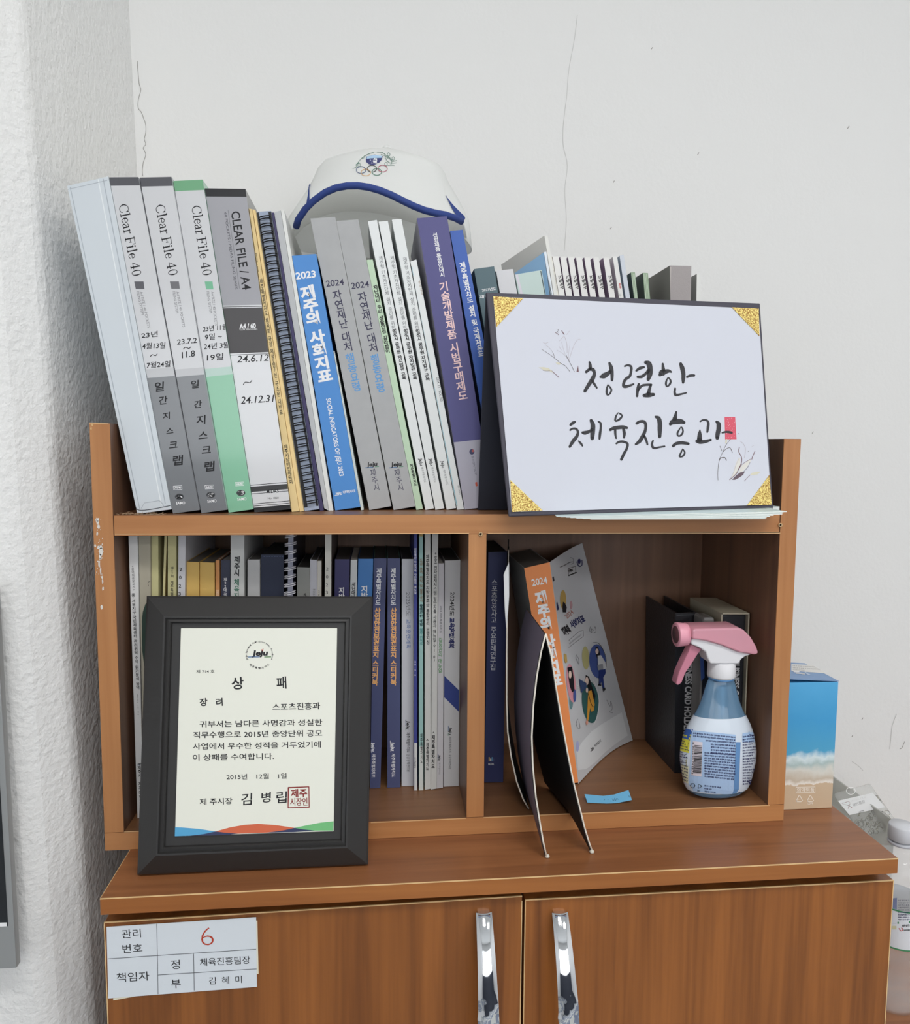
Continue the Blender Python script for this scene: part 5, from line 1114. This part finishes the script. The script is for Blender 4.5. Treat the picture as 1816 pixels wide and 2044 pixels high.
for s_ in ([(400, 660), (470, 560), (560, 460), (700, 370), (860, 320)], [(420, 700), (400, 640), (450, 600), (480, 560)], [(940, 315), (1080, 330), (1180, 400), (1290, 480), (1320, 560), (1290, 640), (1210, 660)], [(1140, 440), (1220, 560), (1300, 600)], [(1170, 430), (1250, 470), (1310, 540)], [(1040, 375), (1150, 410), (1220, 480)], [(1330, 560), (1450, 530)], [(1320, 600), (1440, 590)], [(1240, 650), (1390, 655)], [(540, 480), (610, 460)], [(600, 420), (680, 380), (760, 350)], [(310, 740), (420, 700)]):
    p.stroke(G(s_), lg, .8, k=2)
for cx__, cy__ in ((1240, 375), (1355, 478), (1172, 620), (475, 645)): p.ring(*G([(cx__, cy__)])[0], 2.6, 3.4, .8, lg, k=2)
p.obj('crest', crown)

nt = capw.node_tree; tl = nt.nodes.new('ShaderNodeBsdfTranslucent'); tl.inputs[0].default_value = rgb((246, 247, 246)); mxs = nt.nodes.new('ShaderNodeMixShader'); mxs.inputs[0].default_value = .42
nt.links.new(nt.nodes['Principled BSDF'].outputs[0], mxs.inputs[1]); nt.links.new(tl.outputs[0], mxs.inputs[2]); nt.links.new(mxs.outputs[0], nt.nodes['Material Output'].inputs[0])
# ------------------------------------------------------------------ spray bottle
SY = 0.0295; bc = atY(1431, 1560, SY); bx = bc.x; SPR = thing('spray_bottle', (bx, SY, B1), 'blue trigger spray bottle with pink head and printed label, right compartment', 'bottle')
k_ = (SY-CAM.y)/F*0.98
zb = lambda y: atY(1431, y, SY).z
z_base = zb(1592); sh_ = B1-z_base
prof = [(30, 1591), (52, 1590), (64, 1583), (73, 1568), (78, 1548), (83.5, 1520), (84, 1500), (78, 1469), (69, 1447), (56, 1425), (43, 1402), (34.7, 1372), (29, 1357), (26.5, 1351)]
P_ = [(r*k_, max(zb(y)+sh_*(1 if i < 3 else max(0, 1-(i-2)*.25)), B1)) for i, (r, y) in enumerate(prof)]
P_[0] = (P_[0][0], B1)
blq = M((142, 186, 222), .08, trans=.6, ior=1.33, coat=.4, name='blue_clear_plastic')
b = MB(); b.lathe([(r, z) for r, z in P_], (bx, SY, 0), blq, 48, 1, .5); b.obj('bottle_body', SPR, sub=1)
lab = M((206, 216, 228), .35, coat=.4); 
LP = [(r*1.006+.0004, z) for r, z in P_ if zb(1574) < z < zb(1428)]
def interp(z):
    for (r0, z0), (r1, z1) in zip(P_, P_[1:]):
        if z0 <= z <= z1: return r0+(r1-r0)*(z-z0)/(z1-z0)
    return P_[0][0]
LP = [(interp(z)*1.004+.0006, z) for z in [max(zb(1571), B1+.006)+(zb(1426)-max(zb(1571), B1+.006))*i/16.0 for i in range(17)]]
lb_ = MB(); lb_.lathe(LP, (bx, SY, 0), lab, 60, 1, .5, cap=False); lo = lb_.obj('label', SPR)
lbv = BVHTree.FromPolygons([tuple(x) for x in lb_.v], lb_.f)
p = Print(None, onmesh(lbv, lambda x, y: atY(x, y, SY-.02)), 0.00025); H4 = crop(1330, 1380, 8.885)
lb1, lb2, lyl, ldb, lcr = M((164, 192, 226), .4), M((96, 140, 190), .4), M((214, 208, 72), .5), M((52, 92, 164), .5), M((214, 212, 176), .5)
def patch(c4, m, k):
    (a, b1, c1, d1) = c4; N_ = 10
    for i in range(N_):
        for j in range(12):
            f_ = lambda s_, t_: lerp(lerp(a, b1, s_), lerp(d1, c1, s_), t_)
            p.poly(H4([f_(i/N_, j/12), f_((i+1)/N_, j/12), f_((i+1)/N_, (j+1)/12), f_(i/N_, (j+1)/12)]), m, k)
patch([(450, 690), (1225, 770), (1180, 1860), (395, 1750)], lb1, 1.6); patch([(1225, 900), (1310, 900), (1275, 1900), (1185, 1900)], lb2, 1.8); patch([(1345, 740), (1550, 720), (1590, 900), (1340, 900)], lb1, 1.6)
patch([(300, 640), (440, 685), (420, 870), (235, 810)], ldb, 2.2); patch([(230, 812), (420, 868), (398, 1095), (210, 1040)], lyl, 2.2); patch([(205, 1260), (390, 1330), (385, 1635), (265, 1570)], lcr, 2); patch([(470, 880), (640, 900), (620, 1510), (440, 1480)], M((214, 206, 214), .5), 2.2)
lt_ = M((44, 48, 96), .5); lines = '눈에 들어갔을 경우 즉시 물로 씻어내고 의사와 상담하세요 어린이 손이 닿지 않는 곳에 보관하고 다른 용기에 옮겨 사용하지 마세요 밀폐된 공간에서 사용할 때에는 환기를 충분히 하세요 용도 이외에는 사용하지 마십시오 '
# fine print
def small(x0, y0, x1, y1, i, h=30): p.run(lines[(i*7) % 60:(i*7) % 60+max(6, int((x1-x0)/22))], *H4([(x0, y0), (x1, y1)]), h/8.885, lt_, .035)
p.k = 3
for i in range(2): small(475, 740+i*48, 1215, 815+i*48, i)
small(690, 870, 1215, 910, 5)
for i in range(4): small(785, 935+i*50, 1215, 965+i*50, i+6)
for i in range(10): small(670, 1085+i*46, 1215-(i > 7)*30, 1125+i*48, i+3)
for i in range(18): small(1345, 805+i*49, 1590-abs(i-5)*5-(i % 4)*20, 780+i*50, i+1, 27)
for i in range(4): small(240, 860+i*48, 330+i*22, 890+i*52, i+2, 24)
for i in range(6): small(225+i*8, 1280+i*52, 380, 1330+i*52, i+4, 26)
for i in range(5): small(215, 1060+i*44, 300+(i % 3)*40, 1090+i*44, i+8, 22)
rr_ = random.Random(5); yy = 950
while yy < 1450:
    h_ = rr_.choice((5, 8, 12, 16)); p.poly(H4([(500-(yy-950)*.05, yy), (630-(yy-950)*.03, yy+12), (630-(yy-950)*.03, yy+12+h_), (500-(yy-950)*.05, yy+h_)]), INK, 4); yy += h_+rr_.choice((6, 9, 14))
p.run('8 902430 741873', *H4([(480, 900), (462, 1460)]), 3.2, INK); p.run('PET', *H4([(550, 1755), (600, 1765)]), 2.6, INK, .03); p.run('펌프: 혼합재 배출', *H4([(670, 1665), (965, 1700)]), 3, lt_, .02); p.run('라벨: PS', *H4([(668, 1715), (800, 1730)]), 3, lt_, .02); p.run('재활용 어려움', *H4([(670, 1765), (870, 1785)]), 3, lt_, .02)
for cx__, cy__ in ((468, 1668), (590, 1675)):
    p.ring(*H4([(cx__, cy__)])[0], 4.6, 4.8, 1.2, INK, 6 if cx__ < 500 else 3)
p.poly(H4([(1290, 1830), (1352, 1822), (1340, 1870), (1280, 1885)]), M((30, 36, 80), .5), 3); p.run('마법쓱싹', *H4([(250, 765), (370, 800)]), 4.5, lyl, .05)
p.obj('label_print', lo)
# collar, dip tube, head
b = MB(); zc0, zc1 = zb(1350), zb(1320); whp = M((222, 222, 226), .4)
b.lathe([(28.5*k_, zc0), (28.8*k_, zc0+.002), (28.4*k_, zc1-.001), (26*k_, zc1)], (bx, SY, 0), whp, 96, 1, 1, jit=lambda t, z: 1+.018*(1 if int(t/(2*math.pi)*96+.5) % 2 else -1)); b.obj('collar', SPR)
b = MB(); b.lathe([(27.5*k_, zb(1354)), (28*k_, zb(1352.5)), (27.5*k_, zb(1350))], (bx, SY, 0), M((88, 136, 186), .3), 32); b.obj('neck_ring', SPR)
b = MB(); b.tube([(bx, SY, zb(1352)), (bx, SY, zb(1374)), (bx, SY, zb(1500)), (bx+.004, SY, B1+.012)], [.0058, .0052, .0022, .0022], M((214, 222, 232), .3), 12); b.obj('dip_tube', SPR)
I3 = crop(1270, 1170, 6.985)
def slab(pts, th, m, name, bev, par=SPR):
    P0 = [atY(x, y, SY) for x, y in I3(pts)]; b = MB(); b.prism([q_-Vector((0, th/2, 0)) for q_ in P0], (0, th, 0), m, True); return b.obj(name, par, bevel=bev, seg=4)
pinkt = M((252, 190, 206), .25, trans=.45, ior=1.2, coat=.3, name='translucent_pink_plastic'); pink = M((230, 160, 178), .35)
slab([(705, 705), (760, 695), (900, 718), (1100, 775), (1350, 875), (1540, 908), (1450, 935), (1390, 980), (1355, 1040), (965, 1040), (925, 960), (900, 880), (820, 820), (705, 775)], .026, whp, 'head_body', .006)
slab([(700, 565), (745, 546), (1000, 540), (1330, 532), (1400, 560), (1500, 660), (1575, 790), (1607, 880), (1560, 905), (1350, 870), (1100, 770), (900, 712), (750, 690), (700, 690)], .034, pinkt, 'head_shroud', .009)
slab([(725, 790), (880, 855), (810, 945), (745, 1050), (650, 1190), (600, 1320), (560, 1352), (530, 1352), (522, 1325), (560, 1180), (640, 1000), (700, 880)], .014, M((222, 144, 166), .3, trans=.25, coat=.3), 'trigger', .003)
nz = atY(*I3([(548, 675)])[0], SY); ne = atY(*I3([(702, 672)])[0], SY)
b = MB(); b.tube([nz, nz+Vector((.001, 0, 0)), nz.lerp(ne, .95), ne], [.0135, .0142, .0128, .0124], pink, 24)
b.tube([nz+Vector((-.0003, 0, 0)), nz+Vector((.0004, 0, 0))], .010, M((96, 60, 66), .6), 20)
b.obj('nozzle', SPR)

# ------------------------------------------------------------------ card holders
hb = M((36, 37, 42), .38, bump=(420, .5, .0008), name='black_grained_vinyl')
HY = atZ(1347, 1543, B1).y
R, p = book('card_holder', 'black grained business card holder standing open left of the spray bottle', [(1348, 1224), (1391, 1222.5), (1384, 1541), (1346, 1543)], HY, .195-HY, hb, 'card holder', base=B1, ct=.0022, open_top=.06, pages=M((70, 72, 76), .5))
p.run('BUSINESS CARD HOLDER', (1375.5, 1311), (1371, 1463), 12.5, M((206, 206, 208), .5), .035); p.stroke([(1350, 1228), (1388, 1227)], M((96, 98, 104), .4), 1.2, False); fin(R, p)
YS = .056
R = thing('card_holder', atY(1465, 1535, YS), 'black business card holder in a cream slipcase right of the spray bottle', 'card holder')
q_ = [(1439.5, 1224), (1496, 1224), (1484, 1536), (1436, 1538)]; Pq = quad_world(q_, YS, B1); cr_ = M((178, 172, 152), .6); D_ = .092
TL, TR, BR, BLq = Pq; th = .0014; b = MB()
for a, c, dx, dz in ((TL, TR, 0, -th), (BLq, BR, 0, th)): b.hexa([a, c, c+Vector((0, 0, dz)), a+Vector((0, 0, dz))]+[v_+Vector((0, D_, 0)) for v_ in (a, c, c+Vector((0, 0, dz)), a+Vector((0, 0, dz)))], cr_)
for a, c, dx in ((TL, BLq, th), (TR, BR, -th)): b.hexa([a, c, c+Vector((dx, 0, 0)), a+Vector((dx, 0, 0))]+[v_+Vector((0, D_, 0)) for v_ in (a, c, c+Vector((dx, 0, 0)), a+Vector((dx, 0, 0)))], cr_)
b.obj('slipcase', R)
b = MB(); e_ = .0022; qq = [TL+Vector((e_, .003, -e_)), TR+Vector((-e_, .003, -e_)), BR+Vector((-e_, .003, e_)), BLq+Vector((e_, .003, e_))]; b.quadslab(qq, (0, D_-.006, 0), hb); hobj = b.obj('holder', R, bevel=.003)
p = Print(yplane(YS+.003), NY, .0002); p.run('BUSINESS CARD HOLDER', (1470, 1319), (1466, 1470), 12, M((206, 206, 208), .5), .035); fin(R, p)
# clear plastic case between them
b = MB(); gp = M((150, 150, 148), .2, trans=.3, coat=.5)
a = atY(1404, 1232, .060); c = atY(1427, 1232, .060); zt = atY(1415, 1233, .060).z
PC = thing('plastic_case', (a.x, .06, B1), 'slim clear plastic case with a dark label between the two card holders', 'case')
b.box((a.x, .060, B1), (c.x, .090, zt), gp); b.obj('body', PC, bevel=.003)
b = MB(); b.box((a.x+.001, .0585, B1+.01), (c.x-.001, .0599, zt-.008), M((34, 36, 44), .5)); b.obj('card', PC)
p = Print(yplane(.0583), NY, .0002); p.run('OYO', (1406, 1245.5), (1423, 1245), 6, WHT, .05); p.poly([(1397, 1312), (1404, 1310), (1406, 1352), (1399, 1360)], M((70, 100, 170), .5)); fin(PC, p)

# ------------------------------------------------------------------ blue seaside carton
BY = .024; xr = atY(1660, 1615, BY).x; zt = atY(1671, 1361, BY).z; xl = W+.004; yb = BY+.072
def seaside():
    m = bpy.data.materials.new('seaside_print'); m.use_nodes = True; nt = m.node_tree; bs = nt.nodes['Principled BSDF']; bs.inputs['Roughness'].default_value = .4
    tc = nt.nodes.new('ShaderNodeTexCoord'); sp = nt.nodes.new('ShaderNodeSeparateXYZ'); nt.links.new(tc.outputs['Object'], sp.inputs[0])
    no = nt.nodes.new('ShaderNodeTexNoise'); no.inputs['Scale'].default_value = 60; no.inputs['Detail'].default_value = 6; nt.links.new(tc.outputs['Object'], no.inputs['Vector'])
    ma = nt.nodes.new('ShaderNodeMath'); ma.operation = 'MULTIPLY_ADD'; nt.links.new(no.outputs['Fac'], ma.inputs[0]); ma.inputs[1].default_value = .022; nt.links.new(sp.outputs['Z'], ma.inputs[2])
    mr = nt.nodes.new('ShaderNodeMapRange'); mr.inputs[1].default_value = .011; mr.inputs[2].default_value = zt+.011; nt.links.new(ma.outputs[0], mr.inputs[0])
    r = nt.nodes.new('ShaderNodeValToRGB'); el = r.color_ramp.elements
    el[0].position = 0; el[0].color = rgb((198, 174, 146)); el[1].position = 1; el[1].color = rgb((84, 168, 218))
    for ps, c in ((.195, (200, 176, 148)), (.205, (232, 226, 218)), (.24, (196, 182, 164)), (.31, (214, 212, 204)), (.36, (170, 190, 190)), (.41, (212, 226, 230)), (.46, (78, 160, 200)), (.7, (66, 154, 206))):
        e = el.new(ps); e.color = rgb(c)
    nt.links.new(mr.outputs[0], r.inputs[0]); nt.links.new(r.outputs[0], bs.inputs['Base Color']); return m
BX = thing('carton', ((xl+xr)/2, BY, 0), 'tall blue carton printed with sea, foam and sand beside the bookshelf', 'box')
b = MB(); b.box((xl, BY, .0004), (xr, yb, zt), seaside()); b.obj('body', BX, bevel=.0004)
lid = M((120, 152, 194), .45); b = MB()
b.hexa([(xl, BY-.0006, zt+.0052), (xr, BY-.0006, zt+.0006), (xr, yb, zt+.0006), (xl, yb, zt+.0052), (xl, BY-.0006, zt+.0058), (xr, BY-.0006, zt+.0012), (xr, yb, zt+.0012), (xl, yb, zt+.0058)], lid)
b.obj('lid', BX)
O_ = Vector((xl, BY, zt+.0058)); nn_ = (Vector((xr, BY, zt+.0012))-O_).cross(Vector((xl, yb, zt+.0058))-O_).normalized(); mpl = onplane(O_, nn_)
p = Print(mpl, nn_, .0003); J = crop(1560, 1310, 13.62)
p.poly(J([(262, 215), (820, 235), (1215, 470), (262, 395)]), M((222, 222, 220), .5), .5)
for yy_, x1_ in ((262, 930), (318, 1040), (362, 620)): p.run('사용 후 뚜껑을 꼭 닫아 보관하세요', *J([(285, yy_), (x1_, yy_+40*(x1_/1000.0))]), 1.6, GRY)
p.stroke(J([(320, 410), (360, 430), (470, 425)]), WHT, 2.0); p.stroke(J([(400, 465), (520, 468), (630, 492), (560, 480)]), WHT, 2.2); p.stroke(J([(620, 420), (690, 480), (760, 505)]), M((190, 206, 226), .5), 2.0)
p.obj('lid_print', BX)
p = Print(yplane(BY), NY, .0003); K = crop(1540, 1300, 2.747); wp = M((236, 228, 216), .5)
p.stroke(K([(132, 745), (238, 743), (238, 773), (132, 775), (132, 745)]), wp, 1.2, False); p.run('의약외품', *K([(137, 760), (233, 758)]), 8.5, wp, .02)
for cx__ in (151, 211):
    x_, y_ = K([(cx__, 808)])[0]; p.stroke([(x_-6, y_+4), (x_-1, y_-6), (x_+1, y_-6), (x_+6.5, y_+4), (x_+3, y_+6), (x_-5, y_+6), (x_-6, y_+4)], wp, 1.5, False)
    p.run('종이' if cx__ < 200 else 'OTHER', (x_-2.5, y_+1), (x_+2.8, y_+1), 2.6, wp)
p.run('LDPE', *K([(197, 834), (226, 833)]), 3.5, wp, .02); p.obj('carton_print', BX)

# ------------------------------------------------------------------ things on the side desk to the right
DZ = atY(1786, 2037, .065).z
DK = thing('side_desk', (.86, -.07, FLOORZ), 'brown side desk surface at the lower right corner under the water bottle', 'desk')
b = MB(); b.box((.836, -.10, DZ-.02), (1.6, WALL_Y-.002, DZ), w_top); b.obj('desk_top', DK)
b = MB(); b.box((1.55, -.08, FLOORZ+.001), (1.58, WALL_Y-.02, DZ-.02), w_in_z); b.box((.838, -.08, FLOORZ+.001), (.858, WALL_Y-.02, DZ-.02), w_in_z); b.obj('side_panel', DK)
# water bottle
WY = .065+.033; wc = atY(1797, 1700, WY); WB = thing('water_bottle', (wc.x, WY, DZ), 'clear plastic water bottle with white cap and blue-green label at the right edge', 'bottle')
ww = M((232, 236, 238), .06, coat=1.0, alpha=.22, name='clear_water_bottle')
zt_ = atY(1797, 1645, WY).z; Hb = zt_-DZ
pr_ = [(.020, .0), (.029, .002), (.0325, .010), (.0315, .018), (.0328, .026), (.0318, .034), (.0328, .042), (.0315, .050), (.0305, .056), (.0318, .062), (.0322, .075), (.0312, .080), (.0322, .086), (.0325, .1), (.0325, .14), (.0318, .150), (.0325, .158), (.031, .170), (.026, .184), (.019, .194), (.0142, .200), (.0135, .206), (.0135, Hb-.012)]
s_ = (Hb-.012)/.215
b = MB(); b.lathe([(r, z*s_ if i < len(pr_)-1 else z) for i, (r, z) in enumerate(pr_)], (wc.x, WY, DZ+.0003), ww, 48, jit=lambda t, z: 1+(.018*math.sin(9*t+z*160) if (.02 < z-0 < .05 or .155 < z < .19) else 0)); b.obj('bottle_body', WB)
b = MB(); b.lathe([(.0150, Hb-.020), (.0158, Hb-.019), (.0158, Hb-.002), (.0148, Hb), (.0001, Hb+.0003)], (wc.x, WY, DZ), M((220, 222, 228), .35, trans=.15), 40); b.lathe([(.0145, Hb-.026), (.0160, Hb-.0255), (.0160, Hb-.0225), (.0145, Hb-.022)], (wc.x, WY, DZ), M((206, 208, 216), .35, trans=.2), 40); b.obj('screw_cap', WB)
zA, zB = atY(1797, 1866, WY).z, atY(1797, 1790, WY).z
lw = MB(); gl_ = M((70, 140, 96), .4); lw.lathe([(.0331, zA), (.0331, zB)], (wc.x, WY, 0), M((222, 226, 232), .4), 60, cap=False); lw.lathe([(.0333, zB-.002), (.0333, zB)], (wc.x, WY, 0), gl_, 60, cap=False); lw.lathe([(.0333, zA), (.0333, zA+.002)], (wc.x, WY, 0), gl_, 60, cap=False)
lo = lw.obj('label', WB); lbv = BVHTree.FromPolygons([tuple(x) for x in lw.v], lw.f)
p = Print(None, onmesh(lbv, lambda x, y: atY(x, y, WY-.03)), .0003)
p.poly([(1782, 1793), (1790, 1792), (1789, 1843), (1781, 1843)], M((46, 70, 140), .5), 1); p.poly([(1780, 1848), (1789, 1848), (1789, 1855), (1780, 1855)], lcr, 1)
for i in range(9): p.run(lines[i*4:i*4+9], (1792, 1797+i*4.8), (1815, 1797+i*4.8), 2.9, lt_, .03)
p.poly([(1791, 1840), (1816, 1838), (1816, 1842), (1791, 1844)], gl_, 1); p.run('제주삼다', (1800, 1848), (1815, 1847), 5, INK, .03); p.stroke([(1794, 1853), (1798, 1858), (1802, 1855), (1799, 1852)], M((190, 50, 50), .5), 1.4); p.run('www.jeju', (1803, 1856), (1816, 1855.5), 2.6, INK, .04)
p.obj('label_print', lo)
# acrylic tray tower and the clear pin boxes
acr = M((222, 223, 218), .15, trans=.55, ior=1.15, coat=.4, name='smoky_acrylic'); 
x0, x1_, y0_, y1_, z1 = .850, .992, .145, .29, -.124
TR_ = thing('acrylic_tray', (x0, y0_, DZ), 'smoky clear acrylic tray box behind the water bottle', 'tray')
b = MB(); b.box((x0, y0_, DZ+.0003), (x1_, y1_, z1-.012), M((208, 209, 205), .5)); b.obj('drawer_block', TR_)
b = MB()
for A_, B_ in (((x0, y0_, z1-.0115), (x0+.002, y1_, z1+.038)), ((x1_-.002, y0_, z1-.0115), (x1_, y1_, z1+.038)), ((x0+.002, y1_-.002, z1-.0115), (x1_-.002, y1_, z1+.038)), ((x0+.002, y0_, z1-.0115), (x1_-.002, y0_+.002, z1+.004))): b.box(A_, B_, acr)
b.obj('rim_wall', TR_)
# clear case with pins, leaning
def case(nm, lab_, corners, th, m):
    TLc, TRc, BRc, BLc = corners; uu = (TRc-TLc).normalized(); nn = (TRc-TLc).cross(TLc-BLc).normalized()
    if nn.dot(CAM-TLc) < 0: nn = -nn
    R = thing(nm, (BLc+BRc)/2, lab_, 'case'); b = MB(); b.hexa([c_ for c_ in corners]+[c_-nn*th for c_ in corners], m); b.obj('case_shell', R, bevel=.003); return R, nn
T1 = [(1664, 1582), (1736, 1562), (1797, 1648), (1722, 1668)]
ca = [atY(T1[0][0], T1[0][1], .225), atY(T1[1][0], T1[1][1], .225), atY(T1[2][0], T1[2][1], .160), atY(T1[3][0], T1[3][1], .160)]
clr = M((238, 239, 238), .08, trans=.85, ior=1.08, coat=.5, name='clear_case_plastic')
PB, nn = case('pin_case', 'clear hanging plastic case of metal pins with a white card label, leaning behind the cabinet', ca, .007, clr)
mpc = onplane(ca[0], nn); p = Print(mpc, nn, .0008); Lq = crop(1640, 1540, 10.22)
p.poly(Lq([(325, 605), (1040, 440), (1290, 735), (560, 895)]), M((222, 223, 224), .5), 1)
hr_ = M((146, 40, 48), .5); p.stroke(Lq([(610, 742), (540, 700), (425, 670), (425, 650), (480, 640), (520, 620), (560, 630), (572, 670), (550, 720), (535, 762)]), hr_, 1.5); p.run('실버클립', *Lq([(620, 690), (870, 610)]), 5.5, INK, .02); p.run('SILVER CLIP', *Lq([(590, 610), (900, 530)]), 3, M((176, 176, 180), .5)); p.stroke(Lq([(660, 712), (885, 645)]), GRY, .7); p.run('KC인증', *Lq([(755, 835), (860, 805)]), 3, INK, .05)
p.ring(*Lq([(590, 400)])[0], 9, 7, .9, M((240, 240, 240), .3)); p.obj('card_label', PB)
b = MB(); pm = M((176, 172, 158), .18, 1.0)
dn = (ca[3]-ca[0]).normalized(); rt_ = (ca[1]-ca[0]).normalized()
for i in range(90):
    a_ = rnd.uniform(.28, .97); c_ = rnd.uniform(.05, .95)
    if a_ < .55 and c_ < .8: continue
    P0 = ca[0].lerp(ca[3], a_).lerp(ca[1].lerp(ca[2], a_), c_)-nn*rnd.uniform(.002, .0055); r0 = rnd.uniform(.0018, .0038)
    ax1 = Vector((rnd.uniform(-1, 1), rnd.uniform(-1, 1), rnd.uniform(-1, 1))).normalized(); ax2 = ax1.orthogonal().normalized()
    b.tube([P0+ax1*r0*math.cos(t*math.pi/4)+ax2*r0*math.sin(t*math.pi/4) for t in range(8)], .0005, pm, 5, closed=True)
o = b.obj('pins', PB); o['kind'] = 'stuff'
Y2 = .16
P2 = thing('pin_case', (.87, .15, z1-.011), 'lower clear plastic box of metal pins partly hidden behind the worktop corner', 'case')
b = MB(); b.box((.856, .150, z1-.0113), (.945, .215, z1+.030), clr); b.obj('case_shell', P2, bevel=.002)
b = MB()
for i in range(150):
    P0 = Vector((rnd.uniform(.860, .941), rnd.uniform(.154, .211), z1+rnd.uniform(-.006, .027))); r0 = rnd.uniform(.0016, .003)
    ax1 = Vector((rnd.uniform(-1, 1), rnd.uniform(-1, 1), rnd.uniform(-1, 1))).normalized(); ax2 = ax1.orthogonal().normalized()
    b.tube([P0+ax1*r0*math.cos(t*math.pi/4)+ax2*r0*math.sin(t*math.pi/4) for t in range(8)], .0005, pm, 5, closed=True)
o = b.obj('pins', P2); o['kind'] = 'stuff'

# ------------------------------------------------------------------ framed picture on the pillar at the far left
PF = thing('picture_frame', atY(5, 1930, -.030), 'silver-edged dark framed picture on the pillar at the far left edge', 'picture')
YP = -.034; a0 = atY(-3, 1290, YP); a1 = atY(33, 1932, YP)
fl = M((176, 178, 178), .3, .6); b = MB(); zt0, zb0 = a0.z+.06, a1.z
def vx(z): t = (z-a1.z)/(a0.z-a1.z); return a1.x+(a0.x-a1.x)*t
q_ = [Vector((vx(zt0), YP, zt0)), Vector((vx(zt0)-.3, YP, zt0)), Vector((vx(zb0)-.3, YP, zb0)), Vector((vx(zb0), YP, zb0))]
b.quadslab(q_, (0, .009, 0), fl); b.obj('frame', PF, bevel=.0006)
b = MB(); q2 = [v_+Vector((-.006 if i in (0, 3) else .006, -.0004, -.006 if i < 2 else .045)) for i, v_ in enumerate(q_)]; b.quadslab(q2, (0, .0005, 0), M((40, 44, 48), .5, mott=(30, (22, 24, 28)))); b.obj('picture', PF)
b = MB(); q3 = [q2[3]+Vector((-.001, -.0002, .004)), q2[3]+Vector((-.3, -.0002, .010)), q2[3]+Vector((-.3, -.0002, .006)), q2[3]+Vector((-.001, -.0002, 0))]; b.quadslab(q3, (0, .0002, 0), WHT); b.obj('picture_line', PF)

if '' in _G: bpy.data.objects.remove(_G[''][0])
